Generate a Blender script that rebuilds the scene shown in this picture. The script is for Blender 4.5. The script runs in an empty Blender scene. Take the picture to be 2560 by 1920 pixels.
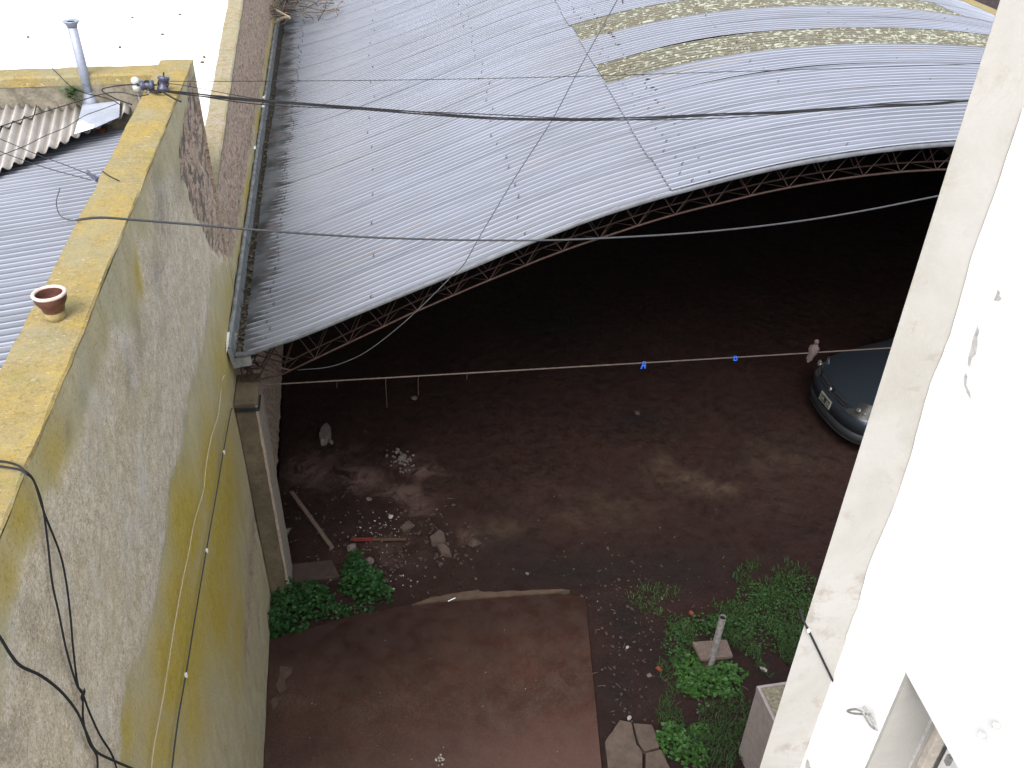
import bpy, math, random
import numpy as np
from mathutils import Vector, Matrix, Euler
R = math.radians
random.seed(7)
rng = np.random.RandomState(11)
SC = bpy.context.scene
COL = SC.collection

# ------------------------------------------------------------------ camera
CAM_H = 7.7
FPX = 2217.0
M = np.array([[0.9834718301443317, 0.08605119323421834, -0.15930584250279795],
              [-0.17988796320130926, 0.564375771417441, -0.8056800291258639],
              [0.020578629882561563, 0.8210208162890487, 0.5705272466869754]])
cam = bpy.data.cameras.new('camera')
co = bpy.data.objects.new('camera', cam)
COL.objects.link(co)
co.matrix_world = Matrix([[*M[0], 0], [*M[1], 0], [*M[2], CAM_H], [0, 0, 0, 1]])
cam.sensor_width = 36
cam.lens = FPX / 2560 * 36
cam.clip_start = 0.05
cam.clip_end = 500
SC.camera = co

# ------------------------------------------------------------------ light
SUN_EL, SUN_AZ = 52, 205          # degrees; azimuth measured clockwise from +Y
w = bpy.data.worlds.new('World')
SC.world = w
w.use_nodes = True
nt = w.node_tree
bg = nt.nodes['Background']
sky = nt.nodes.new('ShaderNodeTexSky')
sky.sky_type = 'NISHITA'
sky.sun_disc = False
sky.sun_elevation = R(SUN_EL)
sky.sun_rotation = R(SUN_AZ)
sky.dust_density = 4.0
sky.air_density = 1.0
hs = nt.nodes.new('ShaderNodeHueSaturation')
hs.inputs['Saturation'].default_value = 0.42
nt.links.new(sky.outputs[0], hs.inputs['Color'])
nt.links.new(hs.outputs[0], bg.inputs[0])
bg.inputs[1].default_value = 0.15
sl = bpy.data.lights.new('sun', 'SUN')
sl.energy = 0.5
sl.angle = R(40)
sl.color = (1.0, 0.96, 0.9)
so = bpy.data.objects.new('sun', sl)
COL.objects.link(so)
sd_ = Vector((math.sin(R(SUN_AZ)) * math.cos(R(SUN_EL)), math.cos(R(SUN_AZ)) * math.cos(R(SUN_EL)), math.sin(R(SUN_EL))))
so.rotation_euler = sd_.to_track_quat('Z', 'Y').to_euler()
SC.view_settings.view_transform = 'Standard'
SC.view_settings.look = 'None'
SC.view_settings.gamma = 1
SC.view_settings.use_curve_mapping = False
SC.view_settings.exposure = 1.42

# ------------------------------------------------------------------ survey helpers (photo pixel -> point on a known plane)
ORG = np.array([0, 0, CAM_H])
def ray(u, v): return M @ np.array([u - 1280, -(v - 960), -FPX])
def atz(u, v, z): d = ray(u, v); return ORG + (z - CAM_H) / d[2] * d
def atx(u, v, x): d = ray(u, v); return ORG + x / d[0] * d
def aty(u, v, y): d = ray(u, v); return ORG + y / d[1] * d
def atplane(u, v, p, n):
    d = ray(u, v); n = np.array(n, float)
    return ORG + (n @ (np.array(p) - ORG)) / (n @ d) * d
AW = R(5.5)
WV = np.array([math.sin(AW), math.cos(AW), 0]); SV = np.array([math.cos(AW), -math.sin(AW), 0])
C0 = np.array([-1.235, 7.336, 0])
def onw(u, v, d0): return atplane(u, v, C0 + d0 * WV, WV)
def sd(p): q = np.array(p) - C0; return q @ SV, q @ WV
def shed(s, d, z): return C0 + s * SV + d * WV + np.array([0, 0, z])

# ------------------------------------------------------------------ noise
_tab = np.random.RandomState(3).rand(256, 256)
def vnoise(x, y):
    x = np.asarray(x, float); y = np.asarray(y, float)
    xi = np.floor(x).astype(int); yi = np.floor(y).astype(int)
    fx = x - xi; fy = y - yi
    fx = fx * fx * (3 - 2 * fx); fy = fy * fy * (3 - 2 * fy)
    a = _tab[xi % 256, yi % 256]; b = _tab[(xi + 1) % 256, yi % 256]
    c = _tab[xi % 256, (yi + 1) % 256]; d = _tab[(xi + 1) % 256, (yi + 1) % 256]
    return (a * (1 - fx) + b * fx) * (1 - fy) + (c * (1 - fx) + d * fx) * fy
def fbm(x, y, o=4):
    t = 0; a = 1; n = 0
    for i in range(o):
        t = t + a * vnoise(x * 2 ** i + 17 * i, y * 2 ** i + 31 * i); n += a; a *= .55
    return t / n
def sm(x, a, b):
    t = np.clip((x - a) / (b - a), 0, 1); return t * t * (3 - 2 * t)

# ------------------------------------------------------------------ object helpers
def tag(o, label=None, cat=None, group=None, kind=None):
    if label: o['label'] = label
    if cat: o['category'] = cat
    if group: o['group'] = group
    if kind: o['kind'] = kind
    return o
def empty(name, loc=(0, 0, 0)):
    o = bpy.data.objects.new(name, None); COL.objects.link(o); o.location = [float(k) for k in loc]
    o.empty_display_size = .1
    return o
def pmesh(name, V, F, mat, parent=None, smooth=False, kind=None, attrs=None):
    me = bpy.data.meshes.new(name)
    V = [tuple(map(float, v)) for v in V]
    me.from_pydata(V, [], [tuple(map(int, f)) for f in F])
    if attrs:
        for k, a in attrs.items():
            ca = me.color_attributes.new(k, 'FLOAT_COLOR', 'POINT')
            ca.data.foreach_set('color', np.asarray(a, np.float32).ravel())
    me.materials.append(mat)
    if smooth: me.polygons.foreach_set('use_smooth', [True] * len(me.polygons))
    me.update()
    o = bpy.data.objects.new(name, me); COL.objects.link(o)
    if parent is not None:
        o.parent = parent
        loc = parent_loc(parent)
        o.location = -loc
    if kind: o['kind'] = kind
    return o
def parent_loc(p):
    v = Vector(p.location); q = p.parent
    while q is not None: v += Vector(q.location); q = q.parent
    return v
class MB:
    def __init__(s): s.V = []; s.F = []
    def add(s, V, F):
        n = len(s.V); s.V += [tuple(map(float, v)) for v in V]; s.F += [tuple(n + int(i) for i in f) for f in F]; return s
    def box(s, a, b, ax=None):
        a = np.array(a, float); b = np.array(b, float)
        V = [(x, y, z) for z in (a[2], b[2]) for y in (a[1], b[1]) for x in (a[0], b[0])]
        return s.add(V, [(0, 2, 3, 1), (4, 5, 7, 6), (0, 1, 5, 4), (2, 6, 7, 3), (0, 4, 6, 2), (1, 3, 7, 5)])
    def obox(s, o, e1, e2, e3):
        o, e1, e2, e3 = [np.array(k, float) for k in (o, e1, e2, e3)]
        V = [o + i * e1 + j * e2 + k * e3 for k in (0, 1) for j in (0, 1) for i in (0, 1)]
        return s.add(V, [(0, 2, 3, 1), (4, 5, 7, 6), (0, 1, 5, 4), (2, 6, 7, 3), (0, 4, 6, 2), (1, 3, 7, 5)])
    def tube(s, P, r, n=6, closed=True):
        P = [np.array(p, float) for p in P]
        rr = r if hasattr(r, '__len__') else [r] * len(P)
        V = []; up = np.array([0, 0, 1.0])
        prev = None
        for i, p in enumerate(P):
            t = P[min(i + 1, len(P) - 1)] - P[max(i - 1, 0)]; t /= (np.linalg.norm(t) + 1e-9)
            if prev is None:
                a = np.cross(t, up)
                if np.linalg.norm(a) < .05: a = np.cross(t, [1, 0, 0])
            else: a = prev - t * (prev @ t)
            a /= np.linalg.norm(a); prev = a; b = np.cross(t, a)
            for k in range(n):
                an = 2 * math.pi * k / n
                V.append(p + rr[i] * (a * math.cos(an) + b * math.sin(an)))
        F = []
        for i in range(len(P) - 1):
            for k in range(n):
                F.append((i * n + k, i * n + (k + 1) % n, (i + 1) * n + (k + 1) % n, (i + 1) * n + k))
        if closed:
            F.append(tuple(range(n))[::-1]); F.append(tuple((len(P) - 1) * n + k for k in range(n)))
        return s.add(V, F)
    def lathe(s, c, prof, n=28, cap=True):
        V = []
        for r, z in prof:
            for k in range(n):
                a = 2 * math.pi * k / n; V.append((c[0] + r * math.cos(a), c[1] + r * math.sin(a), c[2] + z))
        F = []
        for i in range(len(prof) - 1):
            for k in range(n): F.append((i * n + k, i * n + (k + 1) % n, (i + 1) * n + (k + 1) % n, (i + 1) * n + k))
        if cap: F.append(tuple(range(n))[::-1])
        return s.add(V, F)
    def build(s, name, mat, parent=None, smooth=False, kind=None):
        return pmesh(name, s.V, s.F, mat, parent, smooth, kind)
def spline(P, n=8):
    P = [np.array(p, float) for p in P]
    Q = [2 * P[0] - P[1]] + P + [2 * P[-1] - P[-2]]
    out = []
    for i in range(1, len(Q) - 2):
        a, b, c, d = Q[i - 1:i + 3]
        for k in range(n):
            t = k / n
            out.append(.5 * ((2 * b) + (-a + c) * t + (2 * a - 5 * b + 4 * c - d) * t * t + (-a + 3 * b - 3 * c + d) * t ** 3))
    out.append(P[-1]); return out
def bevel(o, wd=.005, seg=2):
    m = o.modifiers.new('bevel', 'BEVEL'); m.width = wd; m.segments = seg; m.limit_method = 'ANGLE'; return o
def rock(c, r, mat, name='stone', parent=None, flat=.6, seed=0):
    rs = np.random.RandomState(seed)
    V = []; F = []; n = 7; m = 4
    rx, ry = r * rs.uniform(.8, 1.25), r * rs.uniform(.6, 1.0)
    an0 = rs.uniform(0, 3)
    jit = rs.uniform(.72, 1.2, (m + 1, n))
    for i in range(m + 1):
        ph = math.pi * i / m
        for k in range(n):
            a = 2 * math.pi * k / n
            j = jit[i, k] if 0 < i < m else 1
            x = rx * math.sin(ph) * math.cos(a) * j; y = ry * math.sin(ph) * math.sin(a) * j; z = -r * flat * math.cos(ph) * (j ** .5)
            V.append((c[0] + x * math.cos(an0) - y * math.sin(an0), c[1] + x * math.sin(an0) + y * math.cos(an0), c[2] + z + r * flat * .75))
    for i in range(m):
        for k in range(n): F.append((i * n + k, i * n + (k + 1) % n, (i + 1) * n + (k + 1) % n, (i + 1) * n + k))
    return V, F

# ------------------------------------------------------------------ materials
class NT:
    def __init__(s, name, rough=.8, metal=0.0, spec=.5):
        s.m = bpy.data.materials.new(name); s.m.use_nodes = True; s.t = s.m.node_tree
        s.b = s.t.nodes['Principled BSDF']
        s.b.inputs['Roughness'].default_value = rough; s.b.inputs['Metallic'].default_value = metal
        s.b.inputs['Specular IOR Level'].default_value = spec
        s.pos = s.t.nodes.new('ShaderNodeNewGeometry').outputs['Position']
    def L(s, a, b): s.t.links.new(a, b)
    def val(s, sock, v):
        if isinstance(v, bpy.types.NodeSocket): s.L(v, sock)
        elif isinstance(v, (tuple, list)): sock.default_value = (*v, 1) if len(v) == 3 and len(sock.default_value) == 4 else v
        else: sock.default_value = v
    def map(s, scale=(1, 1, 1), rot=(0, 0, 0), src=None):
        n = s.t.nodes.new('ShaderNodeMapping'); n.inputs['Scale'].default_value = scale; n.inputs['Rotation'].default_value = rot
        s.L(src or s.pos, n.inputs['Vector']); return n.outputs[0]
    def noise(s, scale=5, detail=4, rough=.6, vec=None, dist=0):
        n = s.t.nodes.new('ShaderNodeTexNoise'); n.inputs['Scale'].default_value = scale; n.inputs['Detail'].default_value = detail
        n.inputs['Roughness'].default_value = rough; n.inputs['Distortion'].default_value = dist
        s.L(vec or s.pos, n.inputs['Vector']); return n.outputs['Fac']
    def vor(s, scale=20, vec=None, feature='F1', out='Distance', rnd=1):
        n = s.t.nodes.new('ShaderNodeTexVoronoi'); n.feature = feature; n.inputs['Scale'].default_value = scale
        n.inputs['Randomness'].default_value = rnd
        s.L(vec or s.pos, n.inputs['Vector']); return n.outputs[out]
    def ramp(s, f, a, b, c0=0.0, c1=1.0):
        n = s.t.nodes.new('ShaderNodeMapRange'); n.interpolation_type = 'SMOOTHSTEP'
        s.val(n.inputs['Value'], f); n.inputs['From Min'].default_value = a; n.inputs['From Max'].default_value = b
        n.inputs['To Min'].default_value = c0; n.inputs['To Max'].default_value = c1; return n.outputs[0]
    def mix(s, f, a, b, mode='MIX'):
        n = s.t.nodes.new('ShaderNodeMix'); n.data_type = 'RGBA'; n.blend_type = mode
        s.val(n.inputs[0], f); s.val(n.inputs[6], a); s.val(n.inputs[7], b); return n.outputs[2]
    def math(s, op, a, b=0.0):
        n = s.t.nodes.new('ShaderNodeMath'); n.operation = op; s.val(n.inputs[0], a); s.val(n.inputs[1], b); n.use_clamp = False; return n.outputs[0]
    def attr(s, name):
        n = s.t.nodes.new('ShaderNodeAttribute'); n.attribute_name = name
        p = s.t.nodes.new('ShaderNodeSeparateColor'); s.L(n.outputs['Color'], p.inputs[0]); return p.outputs[0], p.outputs[1], p.outputs[2], n.outputs['Alpha']
    def col(s, c): s.val(s.b.inputs['Base Color'], c); return s
    def rough(s, c): s.val(s.b.inputs['Roughness'], c); return s
    def bump(s, h, strength=.4, dist=.01):
        n = s.t.nodes.new('ShaderNodeBump'); n.inputs['Strength'].default_value = strength; n.inputs['Distance'].default_value = dist
        s.L(h, n.inputs['Height']); s.L(n.outputs[0], s.b.inputs['Normal']); return s
MATS = {}
def simple(name, c, rough=.7, metal=0, var=.25, sc=14, bump=.25, bd=.004):
    if name in MATS: return MATS[name]
    t = NT(name, rough, metal)
    c = np.array(c)
    n = t.noise(sc, 5); n2 = t.noise(sc * 6, 3)
    f = t.math('ADD', t.math('MULTIPLY', n, .7), t.math('MULTIPLY', n2, .3))
    t.col(t.mix(t.ramp(f, .3, .7), tuple(c * (1 - var)), tuple(np.minimum(c * (1 + var), .92))))
    t.bump(n2, bump, bd)
    MATS[name] = t.m; return t.m

# metal roof: attr 'at' = (s metres/15, sheet tint, valley height 0..1, overall grime)
def metal_mat(name, base=(.155, .172, .22), eave=True):
    t = NT(name, .55, .12, .5)
    S, T, Hh, G = t.attr('at')
    uv = t.t.nodes.new('ShaderNodeUVMap').outputs[0]
    st = t.noise(1, 5, .6, t.map((.6, 26, 1), src=uv))          # streaks along the corrugation
    bl = t.noise(1.3, 5, .65)
    fine = t.noise(90, 3, .7)
    c = t.mix(t.ramp(st, .35, .7), tuple(np.array(base) * .80), tuple(np.minimum(np.array(base) * 1.14, .9)))
    c = t.mix(t.ramp(t.noise(.55, 5, .6, t.map((1, 1.6, 1))), .40, .66, 0, .55), c, (.095, .105, .125))
    c = t.mix(t.ramp(bl, .42, .7, 0, .5), c, tuple(np.array(base) * np.array([.72, .74, .74])))
    c = t.mix(t.ramp(T, 0, 1, 0, .22), c, (.14, .14, .14))
    fg = t.ramp(fine, .3, .75, 0, .28)
    c = t.mix(fg, c, (.20, .20, .21))
    c = t.mix(t.math('MULTIPLY', t.ramp(st, .56, .70), t.ramp(t.noise(.8, 3), .46, .6, 0, .8)), c, (.16, .115, .07))
    # valley shade put into the colour to deepen the corrugation
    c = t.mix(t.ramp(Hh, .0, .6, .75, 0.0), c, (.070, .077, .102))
    c = t.mix(t.ramp(Hh, .78, 1.0, 0, .9), c, (.40, .43, .50))  # bright highlight on the ridge tops, also put into the colour
    c = t.mix(t.ramp(t.noise(1.1, 6, .65, t.map((.5, 14, 1), src=uv)), .46, .70, 0, .5), c, (.11, .115, .125))
    if eave:
        edge = t.math('ADD', t.math('MULTIPLY', S, 15.0), t.math('MULTIPLY', t.noise(2.2, 5, .7, t.map((1, 2, 1))), -.50))
        edge = t.math('ADD', edge, t.math('MULTIPLY', Hh, .13))
        edge = t.math('ADD', edge, t.math('MULTIPLY', G, -.12))
        g = t.ramp(edge, -.02, .10, 1, 0)
        rust = t.mix(t.ramp(t.noise(3, 3), .52, .66), (.014, .0095, .005), (.045, .015, .008))
        c = t.mix(g, c, rust)
        g2 = t.math('MULTIPLY', t.ramp(edge, .0, 1.5, .55, 0), t.ramp(t.noise(2.2, 4), .3, .65, .3, 1.0))
        c = t.mix(g2, c, (.20, .22, .235))
    t.col(c)
    if eave:
        t.rough(t.math('ADD', t.ramp(fine, .3, .7, .42, .66), t.math('MULTIPLY', g, .5)))
        t.val(t.b.inputs['Specular IOR Level'], t.math('ADD', .45, t.math('MULTIPLY', g, -.4)))
        t.val(t.b.inputs['Metallic'], t.math('ADD', .12, t.math('MULTIPLY', g, -.12)))
    else: t.rough(t.ramp(fine, .3, .7, .42, .66))
    t.bump(fine, .12, .002)
    return t.m
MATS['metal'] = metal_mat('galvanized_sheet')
MATS['metal2'] = metal_mat('neighbour_galvanized_sheet', (.165, .18, .22), False)

t = NT('aged_fibreglass', .75)
S, T, Hh, G = t.attr('at')
uv = t.t.nodes.new('ShaderNodeUVMap').outputs[0]
n1 = t.noise(9, 3, .65, t.map((1, 1, 1), src=uv), .6)
n2 = t.noise(15, 4, .7, t.map((.45, 1, 1), src=uv), 1.8)
fl = t.math('MULTIPLY', t.ramp(n2, .525, .56), t.ramp(t.math('ADD', n1, t.math('MULTIPLY', S, .25)), .46, .60))
c = t.mix(t.ramp(Hh, .2, .95), (.018, .017, .011), (.135, .13, .095))  # corrugation shading put into the colour: dark valleys, paler ridges
c = t.mix(t.ramp(t.noise(3, 4), .4, .7, 0, .5), c, (.085, .065, .032))
fl = t.math('MULTIPLY', fl, t.ramp(Hh, .1, .45))
c = t.mix(fl, c, t.mix(Hh, (.13, .135, .10), (.36, .38, .30)))
t.col(c); t.bump(fl, .5, .004); MATS['fibre'] = t.m

t = NT('fibre_cement_sheet', .9)
S, T, Hh, G = t.attr('at')
n1 = t.noise(6, 5, .65); n2 = t.noise(60, 4, .7)
c = t.mix(t.ramp(n1, .3, .7), (.30, .28, .265), (.42, .395, .375))
c = t.mix(t.ramp(Hh, .05, .55, .75, 0), c, (.20, .185, .16))
c = t.mix(t.math('MULTIPLY', t.ramp(S, .45, .95), t.ramp(n1, .35, .6, .3, 1)), c, (.15, .14, .11))
c = t.mix(t.ramp(n2, .55, .75, 0, .35), c, (.2, .2, .18))
t.col(c); t.bump(n2, .4, .003); MATS['cement_sheet'] = t.m

# boundary wall: attr 'zn' = (grey cement, brick, yellow, stain)
def wall_mat():
    t = NT('weathered_render_wall', .92, 0, .25)
    g, b, y, s = t.attr('zn')
    streak = t.noise(4, 7, .75, t.map((1, 1.5, .9)), .3)
    blot = t.noise(2.4, 6, .7)
    med = t.noise(17, 6, .72)
    gr = t.noise(95, 4, .8)
    pit = t.vor(34, t.map((1, 1.0, 1.9)))
    # base smooth olive/grey render
    c = t.mix(t.ramp(streak, .3, .68), (.44, .37, .20), (.62, .54, .34))
    c = t.mix(t.ramp(blot, .42, .66, 0, .7), c, (.46, .44, .30))
    c = t.mix(t.ramp(med, .52, .72, 0, .5), c, (.34, .28, .15))
    yl = t.mix(t.ramp(med, .35, .65), (.46, .33, .025), (.54, .41, .08))
    c = t.mix(t.math('MULTIPLY', y, t.ramp(t.math('ADD', streak, t.math('MULTIPLY', med, .5)), .42, .78, .4, 1)), c, yl)
    # rough cement
    gc = t.mix(t.ramp(t.math('ADD', t.math('MULTIPLY', gr, .55), t.math('MULTIPLY', med, .45)), .36, .64), (.38, .30, .18), (.84, .74, .57))
    gc = t.mix(t.ramp(streak, .45, .72, 0, .4), gc, (.60, .49, .29))
    gc = t.mix(t.ramp(blot, .5, .68, 0, .5), gc, (.68, .64, .58))
    c = t.mix(g, c, gc)
    # eroded brick
    bc = t.mix(t.ramp(med, .3, .7), (.34, .235, .165), (.60, .45, .35))
    bc = t.mix(t.ramp(t.noise(17, 4, .75, t.map((1, .62, 1.4)), .5), .5, .64), bc, (.15, .10, .07))
    bc = t.mix(t.ramp(blot, .52, .7, 0, .6), bc, (.30, .30, .22))
    c = t.mix(b, c, bc)
    # black / moss stains
    c = t.mix(t.math('MULTIPLY', s, t.ramp(t.math('ADD', t.math('MULTIPLY', streak, .6), t.math('MULTIPLY', gr, .4)), .27, .54)), c, (.12, .10, .08))
    c = t.mix(t.ramp(t.noise(30, 3, .8), .70, .78, 0, .5), c, (.62, .58, .48))
    sp1 = t.noise(48, 5, .85); sp2 = t.noise(70, 4, .85, dist=.4)
    c = t.mix(t.ramp(sp1, .52, .64, 0, .55), c, (.17, .145, .095))
    c = t.mix(t.math('MULTIPLY', t.ramp(sp2, .53, .64, 0, .75), t.math('ADD', t.math('MULTIPLY', g, .8), .2)), c, (.86, .80, .68))
    c = t.mix(t.ramp(t.noise(1.4, 5, .7), .5, .68, 0, .35), c, (.50, .41, .22))
    t.col(c)
    h = t.math('ADD', t.math('MULTIPLY', gr, .7), t.math('MULTIPLY', med, .8))
    t.bump(h, .55, .012)
    return t.m
MATS['wall'] = wall_mat()

def lichen_mat(name, yel=1.0, pale=(.52, .49, .42)):
    t = NT(name, .95, 0, .2)
    a = t.noise(3.1, 6, .7); b = t.noise(14, 6, .75); c3 = t.noise(60, 4, .8)
    c = t.mix(t.ramp(b, .3, .7), (.20, .165, .07), tuple(a_ * b_ for a_, b_ in zip(pale, (.52, .49, .38 if yel > .5 else .5))))
    c = t.mix(t.ramp(a, .30, .60, 0, yel), c, (.29, .215, .075))
    c = t.mix(t.math('MULTIPLY', t.ramp(b, .48, .64), t.ramp(a, .42, .6, 0, .9 * yel)), c, (.36, .25, .035))
    c = t.mix(t.ramp(t.noise(5, 4), .56, .7, 0, .6), c, (.20, .185, .055))
    c = t.mix(t.ramp(c3, .60, .76, 0, .6), c, (.11, .09, .05))
    c = t.mix(t.math('MULTIPLY', t.ramp(t.noise(34, 3, .6, t.map((.6, 1, 1))), .64, .70), t.ramp(t.noise(2.3, 3), .45, .6)), c, (.42, .38, .28))
    c = t.mix(t.ramp(t.noise(38, 5, .85), .52, .62, 0, .6), c, (.13, .10, .045))
    c = t.mix(t.ramp(t.noise(55, 4, .85, dist=.5), .56, .66, 0, .55), c, (.46, .40, .26))
    c = t.mix(t.ramp(t.noise(1.6, 6, .7), .46, .64, 0, .5), c, (.26, .245, .16))
    t.col(c); t.bump(t.math('ADD', b, c3), .6, .01)
    return t.m
MATS['coping'] = lichen_mat('lichen_covered_coping', .85)
MATS['coping_pale'] = lichen_mat('pale_cement_coping', .22, (.62, .60, .54))
MATS['coping_side'] = lichen_mat('parapet_coping', .6, (.50, .47, .38))

def ground_mat():
    t = NT('dark_damp_soil', .85, 0, .35)
    pale, grn, dk, red = t.attr('zn')
    a = t.noise(1.2, 6, .65); b = t.noise(7, 6, .7); f = t.noise(55, 4, .75)
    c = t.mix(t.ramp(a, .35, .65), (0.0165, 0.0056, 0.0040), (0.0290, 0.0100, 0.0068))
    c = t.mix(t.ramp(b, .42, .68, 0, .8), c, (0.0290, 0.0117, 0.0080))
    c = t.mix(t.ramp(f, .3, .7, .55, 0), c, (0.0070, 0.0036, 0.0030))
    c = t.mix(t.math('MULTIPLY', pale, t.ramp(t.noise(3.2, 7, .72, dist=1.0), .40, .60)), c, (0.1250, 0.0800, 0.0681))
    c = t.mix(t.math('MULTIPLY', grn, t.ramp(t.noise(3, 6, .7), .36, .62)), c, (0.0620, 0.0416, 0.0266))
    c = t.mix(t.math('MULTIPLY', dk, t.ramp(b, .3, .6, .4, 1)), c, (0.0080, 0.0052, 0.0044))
    t.col(c); t.rough(t.ramp(b, .3, .7, .55, .95)); t.bump(t.math('ADD', t.math('MULTIPLY', b, 1.0), t.math('MULTIPLY', f, .5)), .7, .02)
    return t.m
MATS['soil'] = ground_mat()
t = NT('wet_stained_concrete', .6, 0, .4)
a = t.noise(.9, 5, .6); b = t.noise(5, 6, .7); f = t.noise(70, 4, .75)
c = t.mix(t.ramp(a, .35, .65), (0.0460, 0.0187, 0.0109), (0.0800, 0.0340, 0.0210))
c = t.mix(t.ramp(b, .42, .7, 0, .55), c, (0.0550, 0.0332, 0.0165))
c = t.mix(t.ramp(t.noise(1.7, 4), .5, .68, 0, .6), c, (0.0950, 0.0515, 0.0375))
c = t.mix(t.ramp(t.noise(34, 5, .85), .5, .64, 0, .5), c, (.105, .062, .042))
c = t.mix(t.ramp(f, .35, .6, .7, 0), c, (0.0180, 0.0091, 0.0067))
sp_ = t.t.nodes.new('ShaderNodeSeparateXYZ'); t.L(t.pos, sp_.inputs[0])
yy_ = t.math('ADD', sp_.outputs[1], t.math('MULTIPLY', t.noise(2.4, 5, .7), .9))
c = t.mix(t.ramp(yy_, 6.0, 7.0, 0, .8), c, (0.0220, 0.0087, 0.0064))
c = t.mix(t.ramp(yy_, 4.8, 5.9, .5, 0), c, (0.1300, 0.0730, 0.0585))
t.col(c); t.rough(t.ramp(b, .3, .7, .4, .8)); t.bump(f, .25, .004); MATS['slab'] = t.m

t = NT('white_limewash', .8, 0, .3)
a = t.noise(3, 5, .6); f = t.noise(120, 3, .7)
t.col(t.mix(t.ramp(a, .3, .7), (.86, .86, .85), (.92, .92, .915))); t.bump(f, .15, .002); MATS['white'] = t.m
t = NT('offwhite_cement_render', .9, 0, .2)
a = t.noise(2.2, 6, .62, dist=.5); b = t.noise(9, 6, .7, dist=.6); f = t.noise(160, 4, .7)
c = t.mix(t.ramp(a, .3, .68), (.355, .345, .315), (.44, .435, .42))
c = t.mix(t.ramp(b, .55, .72, 0, .5), c, (.29, .25, .195))
c = t.mix(t.math('MULTIPLY', t.ramp(t.noise(14, 6, .7), .45, .62), t.ramp(a, .52, .68, 0, .6)), c, (.24, .205, .165))
c = t.mix(t.ramp(f, .3, .5, .25, 0), c, (.5, .47, .43))
t.col(c); t.bump(t.math('ADD', f, t.math('MULTIPLY', b, 2)), .25, .004); MATS['offwhite'] = t.m
t = NT('whitewashed_flat_roof', .85, 0, .3)
t.col(t.mix(t.ramp(t.noise(1.5, 5), .3, .7), (.86, .87, .88), (.92, .92, .92))); MATS['white_roof'] = t.m

MATS['pillar'] = simple('dirty_pillar_concrete', (.12, .095, .058), .9, 0, .35, 6)
MATS['pillar_lit_side'] = simple('pale_skylit_concrete', (.34, .28, .22), .9, 0, .25, 25)  # paler than the pillar: sky light on its side put into the colour
MATS['rust'] = simple('rusty_steel', (.050, .027, .021), .75, .2, .45, 20)
MATS['screwdark'] = simple('dark_old_bolt', (.07, .06, .055), .8, 0, .3, 30)
MATS['rodsteel'] = simple('weathered_tie_rod', (.085, .062, .052), .8, .1, .25, 30)
MATS['cable'] = simple('black_cable_sheath', (.010, .010, .012), .85, 0, .2, 40)
MATS['cable_grey'] = simple('grey_cable_sheath', (.045, .048, .052), .7, 0, .2, 40)
MATS['rope'] = simple('beige_cord', (.55, .47, .33), .9, 0, .2, 60)
MATS['clip'] = simple('white_plastic', (.85, .85, .85), .4, 0, .03)
MATS['clay'] = simple('glazed_terracotta', (.095, .036, .027), .4, 0, .35, 18)
MATS['clay_rim'] = simple('pale_terracotta_rim', (.55, .44, .38), .8, 0, .15, 30)
MATS['clay_moss'] = simple('moss_on_terracotta', (.30, .24, .11), .95, 0, .3, 22)
MATS['zinc'] = simple('zinc_sheet', (.26, .285, .35), .5, .2, .18, 6)
MATS['trim'] = simple('bent_edge_trim', (.13, .14, .155), .6, .1, .25, 9)
MATS['mud'] = simple('gutter_mud', (.035, .028, .02), .95, 0, .5, 12)
MATS['gutter'] = simple('weathered_gutter_metal', (.20, .21, .205), .7, .1, .45, 9)
MATS['insul'] = simple('blue_grey_porcelain', (.055, .06, .10), .3, 0, .3, 30)
MATS['insul_pale'] = simple('pale_weathered_insulator', (.42, .43, .42), .6, 0, .2, 40)
MATS['stone'] = simple('pale_rubble', (.14, .115, .10), .9, 0, .3, 20)
MATS['white_stone'] = simple('white_plaster_lump', (.34, .32, .30), .9, 0, .1, 20)
MATS['brown_stone'] = simple('brown_rubble', (.052, .034, .026), .9, 0, .3, 16)
MATS['slabbit'] = simple('brown_cement_slab', (.075, .053, .042), .9, 0, .25, 14)
MATS['brick'] = simple('orange_brick_bit', (.17, .045, .022), .9, 0, .25, 20)
MATS['plank'] = simple('old_pale_wood', (.13, .09, .07), .85, 0, .3, 30)
MATS['stick'] = simple('brown_wood', (.085, .05, .03), .85, 0, .3, 30)
MATS['stick_red'] = simple('faded_red_paint', (.17, .030, .022), .6, 0, .2, 30)
MATS['twig'] = simple('dry_twig', (.17, .13, .10), .95, 0, .4, 40)
MATS['moss'] = simple('pale_moss', (.30, .29, .14), .9, 0, .35, 30)
MATS['flash'] = simple('pale_zinc_flashing', (.33, .36, .42), .5, .15, .15, 6)
MATS['litter'] = simple('dead_leaf', (.085, .075, .042), .9, 0, .35, 30)
MATS['tile'] = simple('pebbled_paving_tile', (.17, .125, .105), .9, 0, .35, 60, .8, .006)
MATS['ledge'] = simple('stippled_cement_ledge', (.40, .355, .25), .95, 0, .5, 38, 1.0, .02)
MATS['pinkgrey'] = simple('pinkish_grey_render', (.36, .31, .30), .9, 0, .15, 14)
MATS['pipe'] = simple('peeling_white_pipe', (.26, .25, .24), .7, 0, .4, 24)
MATS['dark'] = simple('dark_hole', (.008, .008, .008), 1, 0, .1)
MATS['kerb'] = simple('worn_tan_cement', (.075, .048, .032), .9, 0, .25, 14)
MATS['crack_slab'] = simple('cracked_old_paving', (.10, .073, .056), .8, 0, .3, 9)
MATS['blue'] = simple('blue_plastic', (.03, .13, .65), .35, 0, .08)
MATS['dove'] = simple('dove_plumage', (.072, .052, .048), .9, 0, .22, 26)
MATS['dove_dark'] = simple('dove_wing_plumage', (.052, .040, .038), .9, 0, .25, 40)
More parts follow.
